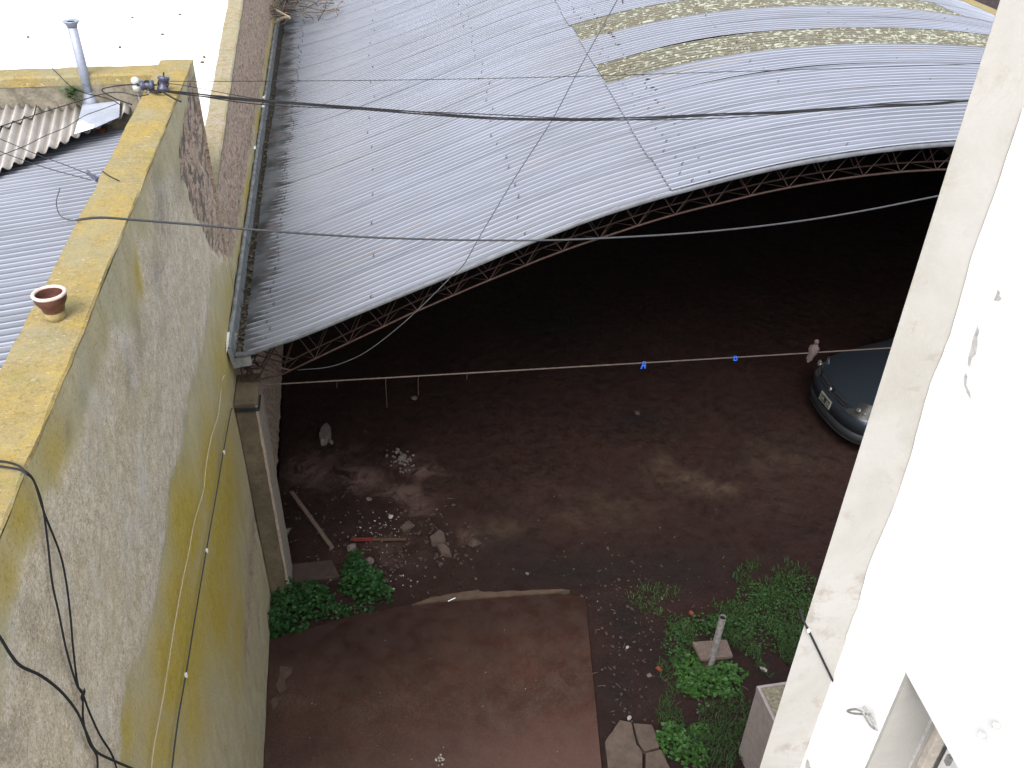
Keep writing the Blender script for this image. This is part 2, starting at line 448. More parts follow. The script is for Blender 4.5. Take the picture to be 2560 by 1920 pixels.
MATS['beak'] = simple('dark_beak', (.05, .04, .04), .5)
MATS['wood_trim'] = simple('stained_wood_frame', (.55, .49, .43), .8, 0, .25, 25)
MATS['shutter'] = simple('white_painted_shutter', (.78, .77, .75), .6, 0, .06, 20)
MATS['iron'] = simple('painted_iron_hook', (.30, .30, .29), .5, .3, .3, 60)
MATS['cementchip'] = simple('exposed_grey_plaster', (.48, .47, .46), .9, 0, .25, 60)
MATS['inner'] = simple('sooty_inner_wall', (.20, .15, .12), .95, 0, .4, 5)

def leaf_mat(name, a, b):
    t = NT(name, .55, 0, .4)
    oi = t.t.nodes.new('ShaderNodeAttribute'); oi.attribute_name = 'at'
    n = t.noise(26, 3)
    c = t.mix(oi.outputs['Fac'], a, b)
    c = t.mix(t.ramp(n, .5, .7, 0, .5), c, tuple(np.array(b) * 1.25))
    t.col(c); return t.m
MATS['leaf'] = leaf_mat('weed_leaf', (.017, .052, .009), (.042, .118, .018))
MATS['leaf_dk2'] = leaf_mat('dull_weed_leaf', (.014, .040, .009), (.032, .085, .018))
MATS['leaf_dk'] = leaf_mat('dark_weed_leaf', (.008, .032, .007), (.018, .070, .013))
MATS['grass'] = leaf_mat('grass_blade', (.020, .040, .010), (.040, .085, .022))

# ------------------------------------------------------------------ generic grids
def grid(name, P, mat, parent=None, smooth=True, attrs=None, kind=None, uv=None):
    """P: (n,m,3) array"""
    n, m, _ = P.shape
    i, j = np.meshgrid(np.arange(n - 1), np.arange(m - 1), indexing='ij')
    a = (i * m + j).ravel(); F = np.stack([a, a + m, a + m + 1, a + 1], 1)
    me = bpy.data.meshes.new(name)
    me.vertices.add(n * m); me.vertices.foreach_set('co', P.reshape(-1).astype(np.float32))
    me.loops.add(F.size); me.loops.foreach_set('vertex_index', F.ravel().astype(np.int32))
    me.polygons.add(len(F)); me.polygons.foreach_set('loop_start', (np.arange(len(F)) * 4).astype(np.int32))
    me.polygons.foreach_set('loop_total', np.full(len(F), 4, np.int32))
    me.update(calc_edges=True)
    me.polygons.foreach_set('use_smooth', [smooth] * len(F))
    if attrs:
        for k, at in attrs.items():
            ca = me.color_attributes.new(k, 'FLOAT_COLOR', 'POINT'); ca.data.foreach_set('color', np.asarray(at, np.float32).ravel())
    if uv is not None:
        ul = me.uv_layers.new(name='UVMap'); ul.data.foreach_set('uv', uv.reshape(-1, 2)[F.ravel()].astype(np.float32).ravel())
    me.materials.append(mat); me.validate()
    o = bpy.data.objects.new(name, me); COL.objects.link(o)
    if parent is not None: o.parent = parent; o.location = -parent_loc(parent)
    if kind: o['kind'] = kind
    return o

def inpoly(px, py, poly):
    inside = np.zeros(px.shape, bool); n = len(poly)
    for i in range(n):
        x1, y1 = poly[i]; x2, y2 = poly[(i + 1) % n]
        c = ((y1 > py) != (y2 > py)) & (px < (x2 - x1) * (py - y1) / (y2 - y1 + 1e-12) + x1)
        inside ^= c
    return inside
def soft(a, k):
    for _ in range(k):
        p = np.pad(a, 1, mode='edge'); a = (p[1:-1, 1:-1] * 2 + p[:-2, 1:-1] + p[2:, 1:-1] + p[1:-1, :-2] + p[1:-1, 2:]) / 6
    return a
def blob(X, Y, pts, r):
    o = np.zeros(X.shape)
    for x, y, k in pts: o = np.maximum(o, np.exp(-(((X - x) ** 2 + (Y - y) ** 2) / (r * k) ** 2)))
    return o

def photo_uv(X, Y, Z):
    '''where surveyed points of the photograph lie; used only to look up where a stain of the real surface is'''
    P = np.stack([X, Y, Z - CAM_H], -1) @ M
    return 1280 - FPX * P[..., 0] / P[..., 2], 960 + FPX * P[..., 1] / P[..., 2]
def stains(U, V, L):
    o = np.zeros(U.shape)
    for (u, v, ru, rv, k) in L: o = np.maximum(o, k * np.exp(-(((U - u) / ru) ** 2 + ((V - v) / rv) ** 2)))
    return o
# ================================================================== GROUND
xs = np.arange(-1.26, 15.2, .05); ys = np.arange(0.5, 22, .05)
X, Y = np.meshgrid(xs, ys, indexing='ij')
Z = (fbm(X * 1.1, Y * 1.1, 5) - .5) * .05 + (fbm(X * 9, Y * 9, 3) - .5) * .018 - .01
Ug, Vg = photo_uv(X, Y, X * 0)
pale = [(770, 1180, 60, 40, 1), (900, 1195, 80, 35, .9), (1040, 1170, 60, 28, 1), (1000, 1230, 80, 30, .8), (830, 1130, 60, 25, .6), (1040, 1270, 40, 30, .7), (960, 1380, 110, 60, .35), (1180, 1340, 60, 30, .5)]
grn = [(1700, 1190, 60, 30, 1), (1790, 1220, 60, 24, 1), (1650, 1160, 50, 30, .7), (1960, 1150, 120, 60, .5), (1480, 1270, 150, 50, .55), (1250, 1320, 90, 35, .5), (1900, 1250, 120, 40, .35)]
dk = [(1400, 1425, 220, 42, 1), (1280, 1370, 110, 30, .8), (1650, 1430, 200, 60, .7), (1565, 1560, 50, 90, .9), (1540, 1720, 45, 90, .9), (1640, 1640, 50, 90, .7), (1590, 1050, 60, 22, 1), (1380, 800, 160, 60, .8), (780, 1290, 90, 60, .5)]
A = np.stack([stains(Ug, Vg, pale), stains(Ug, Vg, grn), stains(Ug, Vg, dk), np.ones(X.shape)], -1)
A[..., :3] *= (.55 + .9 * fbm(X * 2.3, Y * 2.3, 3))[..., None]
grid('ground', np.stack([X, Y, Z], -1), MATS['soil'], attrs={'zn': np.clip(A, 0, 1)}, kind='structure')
g = MB(); g.box((-400, -400, -.5), (400, 400, -.09)); g.build('terrain', MATS['soil'], kind='structure')

# concrete slab in the yard
sl_px = [(659, 1960), (673, 1612), (700, 1592), (790, 1562), (880, 1536), (1000, 1512), (1130, 1500), (1270, 1488), (1390, 1480), (1464, 1490), (1478, 1640), (1490, 1760), (1505, 1920), (1520, 2080), (1560, 2500), (600, 2500)]
top = [atz(u, v, .06) for u, v in sl_px]
for p in top:
    if p[0] < -1.1: p[0] = -1.262
m = MB(); n = len(top)
m.add([(p[0], p[1], .035) for p in top] + [(p[0], p[1], -.1) for p in top], [tuple(range(n))] + [(i, (i + 1) % n, n + (i + 1) % n, n + i) for i in range(n)])
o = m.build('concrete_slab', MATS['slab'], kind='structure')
bm_fix = o.data; bm_fix.update()
# worn tan cement lip at the slab's far edge
kp = [(1030, 1512), (1080, 1504), (1180, 1494), (1270, 1489), (1360, 1482), (1425, 1476)]
kq = [(1425, 1474), (1370, 1473), (1300, 1476), (1210, 1480), (1190, 1474), (1130, 1484), (1080, 1494)]
P = [atz(u, v, .085) for u, v in spline([(*a, 0) for a in kp], 4) and kp + kq]
P = []
for seg in (kp, kq):
    for q in spline([(a, b, 0) for a, b in seg], 5):
        j = rng.uniform(-1.6, 1.6); P.append(atz(q[0], q[1] + j, .055))
m = MB(); n = len(P)
m.add([(p[0], p[1], .055) for p in P] + [(p[0], p[1], -.05) for p in P], [tuple(range(n))] + [(i, (i + 1) % n, n + (i + 1) % n, n + i) for i in range(n)])
m.build('cement_kerb', MATS['kerb'], kind='structure')
# pale patches of scraped cement on the slab by the wall
def flat_patch(name, px, z, h, mat, jit=1.2, **kw):
    P = []
    for i in range(len(px)):
        a = np.array(px[i], float); b = np.array(px[(i + 1) % len(px)], float)
        for k in range(4):
            q = a + (b - a) * k / 4; P.append(atz(q[0] + rng.uniform(-jit, jit), q[1] + rng.uniform(-jit, jit), z))
    n = len(P); m = MB()
    m.add([(p[0], p[1], z) for p in P] + [(p[0], p[1], z - h) for p in P], [tuple(range(n))] + [(i, (i + 1) % n, n + (i + 1) % n, n + i) for i in range(n)])
    return m.build(name, mat, **kw)
for px in ([(700, 1665), (730, 1668), (727, 1685), (712, 1700), (716, 1722), (700, 1735), (690, 1715), (698, 1690)],
           [(688, 1740), (700, 1745), (695, 1762), (682, 1776), (676, 1755)]):
    flat_patch('cement_patch', px, .040, .03, MATS['kerb'], kind='structure')
# broken paving at the bottom
pav = empty('broken_paving', atz(1600, 1860, 0))
tag(pav, kind='structure')
for px in ([(1512, 1855), (1550, 1800), (1578, 1806), (1584, 1835), (1592, 1862), (1606, 1880), (1604, 1990), (1530, 1990)],
           [(1584, 1808), (1630, 1812), (1644, 1850), (1648, 1868), (1612, 1878), (1598, 1858), (1590, 1834)],
           [(1614, 1883), (1652, 1874), (1668, 1905), (1690, 1950), (1690, 1990), (1612, 1990)]):
    flat_patch('paving_piece', px, .045, .1, MATS['crack_slab'], .8, parent=pav)

# ================================================================== LEFT BOUNDARY WALL
WX = -1.27
ZONES_OLIVE = [(482, 150), (360, 440), (321, 540), (133, 1000), (0, 1322), (-200, 1800), (-60, 1760), (22, 1610), (83, 1416), (183, 1133), (236, 922), (270, 858), (331, 764), (354, 676), (338, 588), (372, 480), (440, 300)]
GREY = [(338, 588), (354, 676), (331, 764), (270, 858), (236, 922), (183, 1133), (83, 1416), (22, 1610), (-60, 1760), (-150, 2100), (250, 2100), (277, 1920), (288, 1793), (338, 1688), (377, 1499), (399, 1366), (417, 1275), (438, 1191), (451, 1094), (484, 958), (497, 874), (527, 727), (564, 655), (523, 609), (486, 541), (472, 490), (452, 440), (430, 420), (400, 430)]
BRICKZ = [(469, 240), (458, 340), (456, 381), (452, 440), (472, 490), (486, 541), (523, 609), (547, 649), (570, 663), (587, 629), (602, 540), (628, 325), (667, 98), (690, -40), (640, -200), (500, 100)]
def on_wall(poly): return [tuple(atx(u, v, WX)[1:]) for u, v in poly]
def wall_attrs(Yg, Zg):
    wy = Yg + (fbm(Yg * 3, Zg * 3, 5) - .5) * .5; wz = Zg + (fbm(Yg * 3 + 50, Zg * 3 + 9, 5) - .5) * .5
    gz = soft(inpoly(wy, wz, on_wall(GREY)).astype(float), 1)
    bz = inpoly(Yg + (wy - Yg) * .7, Zg + (wz - Zg) * .7, on_wall(BRICKZ)).astype(float)
    bz = np.maximum(bz, ((Yg > 8.7) & (Zg > 3.42 + (wz - Zg) * .5)).astype(float)); bz = soft(bz, 1)
    Uw, Vw = photo_uv(Yg * 0 + WX, Yg, Zg)
    nz_ = (fbm(Yg * 2, Zg * 2, 4) - .5) * 60; Uw = Uw + nz_ * .5; Vw = Vw + nz_
    ym = stains(Uw, Vw, [(470, 1330, 50, 200, 1), (520, 1180, 34, 160, .9), (550, 1350, 42, 220, .85), (455, 1520, 50, 150, 1), (500, 1520, 60, 220, .75), (425, 1680, 50, 150, .95), (400, 1850, 50, 140, .75), (480, 1760, 45, 160, .7), (310, 1830, 40, 110, .7), (590, 1560, 22, 170, .7), (560, 1250, 38, 220, .95), (545, 1480, 50, 200, .95), (470, 1620, 55, 160, .9),
        (555, 900, 25, 120, .6), (350, 670, 14, 70, .9), (570, 780, 20, 80, .5), (603, 650, 12, 60, .9), (620, 470, 10, 60, .8), (645, 300, 9, 50, .8), (668, 130, 9, 60, .9), (690, 0, 14, 60, 1), (50, 1290, 50, 120, .7), (130, 1120, 50, 90, .6), (20, 1450, 40, 90, .6), (200, 1500, 120, 200, .25)])
    ym = np.clip(ym * 1.25, 0, 1)
    st = None
    ym = np.maximum(ym, .4 * ((Zg < 3.48) & (Zg > 3.2) & (Yg > 7.2)) * sm(fbm(Yg * 1.6, Zg * 2), .4, .6))
    st = stains(Uw, Vw, [(400, 520, 22, 90, .9), (445, 470, 20, 60, .6), (385, 660, 16, 60, .8), (345, 850, 16, 80, .7), (320, 950, 16, 60, .8), (240, 930, 14, 40, .5), (170, 1080, 10, 40, .8), (210, 1000, 10, 35, .5), (405, 800, 12, 60, .4), (60, 1530, 40, 60, .5), (130, 1620, 50, 60, .5), (15, 1860, 50, 80, .8), (480, 260, 8, 60, .3), (420, 590, 14, 40, .5), (545, 1120, 8, 60, .6)]) * .62
    rb = [(632, 1420, 1), (628, 1520, .9), (622, 1600, .8), (638, 1330, .8), (650, 1550, .4)]
    rd = blob(Yg, Zg, [(*atx(u, v, WX)[1:], k) for u, v, k in rb], .26)
    bz = np.maximum(bz, rd * .75)
    bz = np.where((Yg > 7.75) & (Zg < 3.25), 1, bz)
    lo = ((Zg < 1.3)).astype(float) * .35
    return np.clip(np.stack([gz * (1 - bz), bz, ym * (1 - bz * .3), np.maximum(st, lo * 0) * 1.0], -1), 0, 1)
nb = empty('boundary_wall', (WX - .13, 4.5, 0))
tag(nb, 'tall rendered wall with yellow lichen on its broad top, beside the yard', 'wall')
ys = np.arange(0.3, 8.371, .035); zs = np.concatenate([np.arange(0, 5.50, .035), [5.526]])
Yg, Zg = np.meshgrid(ys, zs, indexing='ij')
at = wall_attrs(Yg, Zg)
Xg = WX + (fbm(Yg * 2, Zg * 2, 5) - .5) * .012 + at[..., 0] * (.008 + (fbm(Yg * 13, Zg * 13, 3) - .5) * .014) - at[..., 1] * (.012 + (vnoise(Yg * 16, Zg * 26)) * .03)
grid('wall_face', np.stack([Xg, Yg, Zg], -1), MATS['wall'], nb, attrs={'zn': at})
m = MB(); m.box((WX - .27, .3, 0), (WX - .03, 8.352, 5.50)); m.build('wall_core', MATS['wall'], nb)
# end face of the wall
Yg, Zg = np.meshgrid(np.linspace(WX - .27, WX, 9), zs, indexing='ij')
P = np.stack([Yg, np.full(Yg.shape, 8.372), Zg], -1); grid('wall_end', P[::-1], MATS['wall'], nb, attrs={'zn': np.stack([Yg * 0 + .5, (Zg < 5.2) * .9, Yg * 0, Yg * 0], -1)})
# coping: uneven rounded slab
ys = np.arange(.3, 8.39, .04); prof = [(-.285, 5.44), (-.282, 5.515), (-.274, 5.536), (-.2, 5.542), (-.13, 5.544), (-.06, 5.543), (-.006, 5.541), (.003, 5.534), (.002, 5.524), (-.03, 5.50)]
P = np.zeros((len(ys), len(prof), 3))
for j, (dx, z) in enumerate(prof):
    P[:, j, 0] = WX + dx + (fbm(ys * 4, ys * 0 + j * .4, 4) - .5) * .022
    P[:, j, 1] = ys
    P[:, j, 2] = z + (fbm(ys * 5 + j * .8, ys * 0 + j, 4) - .5) * .016
P[-1, :, 1] += .01; P[:, 0, 2] = 5.40; P[:, -1, 2] = 5.50; P[:, -1, 0] = WX - .03
grid('coping', P, MATS['coping'], nb, smooth=False)
m = MB(); m.box((WX - .262, 8.34, 5.38), (WX - .015, 8.385, 5.532)); bevel(m.build('coping_end', MATS['coping'], nb), .012)
# fallen-plaster rough brick edge (blocks at the wall's end)
# cross parapet going left
cw = empty('cross_parapet', (-4, 8.1, 0)); tag(cw, 'short grey parapet with yellowed top, running left from the tall wall behind the vent pipe', 'wall')
xs = np.arange(-9, -1.44, .05); zs = np.arange(4.9, 5.50, .04)
Xg, Zg = np.meshgrid(xs, zs, indexing='ij')
MATS['parapet'] = simple('sooty_parapet_render', (.17, .15, .115), .95, 0, .5, 7, .6, .01)
at = np.stack([Xg * 0 + .5, Xg * 0 + .12, .2 * sm(Zg, 5.40, 5.5), .95 * sm(5.47 - Zg, 0, .1) * (.55 + fbm(Xg * 2, Zg * 2))], -1)
grid('wall_face', np.stack([Xg, 7.98 + (fbm(Xg * 8, Zg * 8) - .5) * .02, Zg], -1), MATS['parapet'], cw, attrs={'zn': np.clip(at, 0, 1)})
m = MB(); m.box((-9, 7.995, 3.9), (-1.55, 8.24, 5.47)); m.build('wall_core', MATS['wall'], cw)
prof = [(7.972, 5.47), (7.976, 5.525), (8.0, 5.54), (8.06, 5.543), (8.14, 5.543), (8.22, 5.538), (8.25, 5.52), (8.255, 5.4)]
P = np.zeros((len(xs), len(prof), 3))
for j, (y, z) in enumerate(prof):
    P[:, j, 0] = xs; lump = (fbm(xs * 2.5, xs * 0 + 3, 4) - .5)
    P[:, j, 1] = y + lump * (.16 if j > 4 else .03); P[:, j, 2] = z + (fbm(xs * 5, xs * 0 + j * .5) - .5) * .02
P[:, 0, 2] = 5.46
grid('coping', P[::-1], MATS['coping_side'], cw, smooth=False)

# far brick wall with pale rising coping
fb = empty('brick_wall', (WX - .1, 14, 0)); tag(fb, 'eroded reddish brick wall with pale coping behind the tall wall, above the long gutter', 'wall')
def ftop(y): return 4.358 + (np.asarray(y) - 8.28) * (.587 / 5.474)
ys = np.arange(8.38, 30, .06); us = np.linspace(0, 1, 110)
Yg, Ug = np.meshgrid(ys, us, indexing='ij'); Zg = Ug * (ftop(Yg) - .03)
at = wall_attrs(Yg, Zg)
Xg = WX - at[..., 1] * (.004 + vnoise(Yg * 15, Zg * 24) * .035)
grid('wall_face', np.stack([Xg, Yg, Zg], -1), MATS['wall'], fb, attrs={'zn': at})
wL = -.20
P = np.zeros((len(ys), 8, 3))
for j, (dx, dz) in enumerate([(wL - .0, -.12), (wL - .004, -.02), (wL + .012, 0), (wL * .6, .004), (wL * .35, .004), (-.015, 0), (.004, -.012), (.004, -.06)]):
    P[:, j, 0] = WX + dx + (fbm(ys * 4, ys * 0 + 5 + j * .3) - .5) * .02; P[:, j, 1] = ys; P[:, j, 2] = ftop(ys) + dz + (fbm(ys * 5 + 9, ys * 0 + j) - .5) * .012
grid('coping', P, MATS['coping_pale'], fb, smooth=False)
m = MB(); m.add([(WX - .19, 8.38, 0), (WX - .045, 8.38, 0), (WX - .045, 30, 0), (WX - .19, 30, 0), (WX - .19, 8.38, ftop(8.38) - .05), (WX - .045, 8.38, ftop(8.38) - .05), (WX - .045, 30, ftop(30) - .05), (WX - .19, 30, ftop(30) - .05)],
              [(0, 3, 2, 1), (4, 5, 6, 7), (0, 1, 5, 4), (1, 2, 6, 5), (2, 3, 7, 6), (3, 0, 4, 7)])
m.build('wall_core', MATS['wall'], fb)
# white neighbouring flat roof
wr = empty('white_flat_roof', (-6, 14, 4.1)); tag(wr, 'bright whitewashed flat roof of a low building behind the parapet', 'roof')
m = MB(); m.box((-16, 8.27, 0), (WX - .215, 40, 4.2)); m.build('roof_slab', MATS['white_roof'], wr)
m = MB()
for u, v in ((331, 46), (406, 88), (450, 38), (511, 145), (506, 158), (300, 120), (71, 95)):
    p = atz(u, v, 4.2)
    if p[0] > WX - .25: continue
    V, F = rock(p, .03, None, seed=int(u)); m.add(V, F)
tag(m.build('leaf_litter', MATS['litter']), 'few dry leaves scattered on the whitewashed flat roof', 'leaves', kind='stuff')

# ================================================================== NEIGHBOUR METAL ROOF (left) AND FIBRE-CEMENT SHEETS
nr = empty('neighbour_roof', (-3, 5, 5)); tag(nr, 'blue-grey corrugated metal roof low behind the lichen-topped wall', 'roof')
def nz(x): return 5.055 + .115 * (x + 2.15)
def corr_sheet(name, P0, U, V, N, nu, waves, amp, mat, parent, s0=0, tint=.5, grime=1, spw=8, curve=None, uv0=(0, 0)):
    """sheet from P0; U along the flutes, V across them (full length), N normal"""
    a = np.linspace(0, 1, nu); b = np.linspace(0, 1, int(waves * spw) + 1)
    Aa, Bb = np.meshgrid(a, b, indexing='ij')
    h = np.sin(Bb * waves * 2 * math.pi)
    P = P0 + Aa[..., None] * U + Bb[..., None] * V + (h * amp)[..., None] * N
    lu = np.linalg.norm(U); lv = np.linalg.norm(V)
    at = np.stack([Aa, Aa * 0 + tint, h * .5 + .5, Aa * 0 + grime], -1)
    uv = np.stack([Aa * lu + uv0[0], Bb * lv + uv0[1]], -1)
    return grid(name, P, mat, parent, attrs={'at': at}, uv=uv)
dv = np.array([0, .79, 0]); U = np.array([7.45, 0, 7.45 * .115])
y = 5.254 - 4 * .80
k = 0
for y0 in np.arange(5.254 - 4 * .80, 8.4, .80):
    wd = min(.86, 8.02 - y0)
    if wd < .2: continue
    tilt = .012
    corr_sheet('roof_sheet', np.array([-9.0, y0 - .03, nz(-9.0) + .02]), U, np.array([0, wd, -tilt]), np.array([0, 0, 1.0]), 12, max(2, round(wd / .076)), .009, MATS['metal2'], nr, tint=random.random(), uv0=(random.random() * 9, y0))
m = MB(); m.add([(-9, .3, 0), (-1.56, .3, 0), (-1.56, 7.97, 0), (-9, 7.97, 0), (-9, .3, nz(-9) - .05), (-1.56, .3, nz(-1.56) - .05), (-1.56, 7.97, nz(-1.56) - .05), (-9, 7.97, nz(-9) - .05)],
              [(0, 3, 2, 1), (4, 5, 6, 7), (0, 1, 5, 4), (1, 2, 6, 5), (2, 3, 7, 6), (3, 0, 4, 7)])
m.build('wall', MATS['inner'], nr)
# fibre cement
FP = np.array([-2.8, 7.98, 5.27]); FN = np.array([0, -.24, 1.0]); FN = FN / np.linalg.norm(FN)
FLU = .058
def fpl(u, v, up=0): return atplane(u, v, FP + FN * up, FN)
fc = empty('fibre_cement_roof', (-2.6, 7.6, 5.1)); tag(fc, 'patch of large-wave greyish fibre-cement roofing with a ragged diagonal edge under the vent pipe', 'roof')
Ap = fpl(0, 430); Bp = fpl(318, 288); E = Bp - Ap; lenE = np.linalg.norm(E)
gd = fpl(81, 300) - fpl(58, 395); gd /= np.linalg.norm(gd)
nw = 11.5
def fsheet(t0, t1, name, lift=0, drop=0):
    waves = (t1 - t0) * nw
    b = np.linspace(t0, t1, int(waves * 8) + 1); a = np.linspace(-.0, 1, 9)
    P = np.zeros((len(a), len(b), 3)); at = np.zeros((len(a), len(b), 4))
    for j, bb in enumerate(b):
        q = Ap + bb * E - gd * drop + FN * lift
        # length along the flute until the parapet face
        L = (7.985 - q[1]) / gd[1] if gd[1] > .05 else 2
        L = max(.01, L)
        h = np.sin(bb * nw * 2 * math.pi)
        for i, aa in enumerate(a):
            P[i, j] = q + gd * L * aa + FN * (.022 * h); at[i, j] = (aa, .5, h * .5 + .5, 1)
    o = grid(name, P, MATS['cement_sheet'], fc, attrs={'at': at})
    so_ = o.modifiers.new('s', 'SOLIDIFY'); so_.thickness = .008; so_.offset = 1
    return o
fsheet(-4.0, -.02, 'fibre_cement_sheet'); fsheet(-.06, .5, 'fibre_cement_sheet', .012, .0); fsheet(.46, 1.02, 'fibre_cement_sheet', .02, .0)
fsheet(-4.0, .18, 'fibre_cement_sheet', .036, -.62)
# flashing + vent pipe
vp = empty('vent_pipe', fpl(226, 300)); tag(vp, 'tall thin zinc vent pipe with a flared cap, rising from the fibre-cement roof', 'vent pipe')
fl = [fpl(u, v, .056) for u, v in ((206, 262), (300, 252), (298, 292), (240, 318), (185, 336), (196, 300))]
n = len(fl); m = MB(); m.add(fl + [p - FN * .004 for p in fl], [tuple(range(n)), tuple(range(2 * n - 1, n - 1, -1))] + [(i, n + i, n + (i + 1) % n, (i + 1) % n) for i in range(n)])
m.build('flashing', MATS['flash'], vp)
fw = [fpl(u, v, .0595) for u, v in ((207, 302), (222, 310), (236, 312), (234, 320), (186, 335), (194, 305))]
m = MB(); m.add(fw, [tuple(range(len(fw)))]); m.build('white_patch', MATS['white'], vp)
pb = fpl(229, 262, .02); lenp = 1.0
# find height from the photo top
zt = [z for z in np.linspace(5.3, 7.2, 400)]
def proj(p):
    c = M.T @ (np.array(p) - ORG); return 1280 - FPX * c[0] / c[2], 960 + FPX * c[1] / c[2]
zb = min(zt, key=lambda z: abs(proj((pb[0], pb[1], z))[1] - 58))
m = MB(); m.tube([(pb[0], pb[1], pb[2] - .05), (pb[0], pb[1], zb)], .038, 16); m.build('pipe', MATS['zinc'], vp, True)
m = MB(); m.lathe((pb[0], pb[1], zb), [(.04, -.03), (.045, -.01), (.062, .01), (.066, .018), (.06, .02), (.03, .012)], 16); m.build('cap', MATS['zinc'], vp, True)
m = MB(); m.lathe((pb[0], pb[1], pb[2]), [(.075, 0), (.055, .05), (.042, .1), (.04, .11)], 16); m.build('collar', MATS['zinc'], vp, True)
# things on the neighbour's roof
def stone(u, v, z, r, mat, label, seed, cat='stone', group=None, name='stone'):
    p = atz(u, v, z); V, F = rock((0, 0, 0), r, mat, seed=seed)
    o = pmesh(name, V, F, MATS[mat], smooth=False); o.location = (float(p[0]), float(p[1]), float(z)); tag(o, label, cat, group); return o
stone(322, 262, 5.24, .045, 'white_stone', 'smooth white lump lying on the roof beside the insulators', 3)
stone(252, 330, nz(-2) + .02, .035, 'brick', 'small orange brick bit lying on the metal roof under the flashing', 4, 'brick bit')
stone(263, 322, nz(-2) + .02, .03, 'stone', 'pale stone chip lying next to the orange brick bit on the roof', 5)
stone(74, 491, nz(-2.4) + .01, .016, 'brown_stone', 'dark speck of dirt on the left metal roof below the seam', 6, 'dirt')
# small weed at the parapet foot
def leaf_cluster(name, pts, size, mat, parent=None, kind=None, seed=1, up=.5, asp=.72):
    rs = np.random.RandomState(seed); n = len(pts); pts = np.asarray(pts, float)
    az = rs.uniform(0, 2 * math.pi, n); el = rs.uniform(-.25, up, n); sz = size * rs.uniform(.55, 1.35, n)
    d = np.stack([np.cos(az) * np.cos(el), np.sin(az) * np.cos(el), np.sin(el)], 1)
    side = np.stack([-np.sin(az), np.cos(az), rs.uniform(-.4, .4, n)], 1)
    up_ = np.cross(side, d)
    L = sz[:, None]
    v0 = pts; v1 = pts + d * L * .5 + side * L * asp * .5 - up_ * 0.06 * L; v2 = pts + d * L - np.array([0, 0, .18]) * L; v3 = pts + d * L * .5 - side * L * asp * .5 - up_ * .06 * L
    vm = pts + d * L * .5 + np.array([0, 0, -.07]) * L
    V = np.stack([v0, v1, v2, v3, vm], 1).reshape(-1, 3)
    b = np.arange(n) * 5
    F = np.concatenate([np.stack([b, b + 1, b + 4], 1), np.stack([b + 1, b + 2, b + 4], 1), np.stack([b + 2, b + 3, b + 4], 1), np.stack([b + 3, b, b + 4], 1)])
    a = np.repeat(rs.rand(n), 5); at = np.stack([a, a, a, np.ones_like(a)], 1)
    me = bpy.data.meshes.new(name)
    me.vertices.add(len(V)); me.vertices.foreach_set('co', V.astype(np.float32).ravel())
    me.loops.add(F.size); me.loops.foreach_set('vertex_index', F.astype(np.int32).ravel())
    me.polygons.add(len(F)); me.polygons.foreach_set('loop_start', (np.arange(len(F)) * 3).astype(np.int32)); me.polygons.foreach_set('loop_total', np.full(len(F), 3, np.int32))
    me.update(calc_edges=True)
    ca = me.color_attributes.new('at', 'FLOAT_COLOR', 'POINT'); ca.data.foreach_set('color', at.astype(np.float32).ravel())
    me.materials.append(MATS[mat]); me.polygons.foreach_set('use_smooth', [True] * len(F))
    o = bpy.data.objects.new(name, me); COL.objects.link(o)
    if parent is not None: o.parent = parent; o.location = -parent_loc(parent)
    if kind: o['kind'] = kind
    return o
c_ = aty(180, 232, 7.93)
rs = np.random.RandomState(2)
tag(leaf_cluster('weed', c_ + rs.normal(0, 1, (90, 3)) * [.03, .02, .035], .035, 'leaf', seed=5), 'tiny green weed sprouting at the foot of the grey parapet', 'weed')

# ================================================================== ARCHED SHED
shd = empty('arched_shed', shed(7.3, 10, 0)); tag(shd, 'open-fronted shed under a wide arched roof of corrugated metal on a rusty lattice truss', 'shed')
ps = np.array([-.4, 0, .18, .51, 1.0, 1.6, 2.42, 3.08, 3.6, 4.3, 4.97, 5.59, 6.07, 6.4, 7.3])
pz = np.array([3.13, 3.146, 3.168, 3.272, 3.487, 3.749, 4.098, 4.394, 4.586, 4.779, 4.945, 5.038, 5.097, 5.116, 5.145])
fs = np.linspace(-.4, 15, 617); half = np.interp(np.where(fs > 7.3, 14.6 - fs, fs), ps, pz)
kern = np.hanning(61); kern /= kern.sum(); hz = np.convolve(np.pad(half, 30, mode='reflect', reflect_type='odd'), kern, 'valid')
hz = np.where(np.minimum(fs, 14.6 - fs) < .35, half, hz); k2 = np.hanning(9); k2 /= k2.sum(); hz = np.convolve(np.pad(hz, 4, mode='edge'), k2, 'valid')
def prof(s): return np.interp(s, fs, hz)
SPAN = 14.6
def roofpt(s, d, up=0.0):
    s = np.asarray(s, float); d = np.asarray(d, float)
    sk = -np.tan(AW) * d * np.clip(1 - np.maximum(s, 0) / SPAN, 0, 1) ** 8
    e = .01; sl_ = (prof(s + e) - prof(s - e)) / (2 * e); q = 1 / np.sqrt(1 + sl_ ** 2)
    ss = s - sl_ * q * up + sk; zz = prof(s) + q * up
    return C0 + ss[..., None] * SV + d[..., None] * WV + zz[..., None] * np.array([0, 0, 1.0])
edges = [0, .79, 1.58, 2.37, 3.16, 3.93, 4.53, 5.13, 6.0] + [6.0 + .8 * k for k in range(1, 20)]
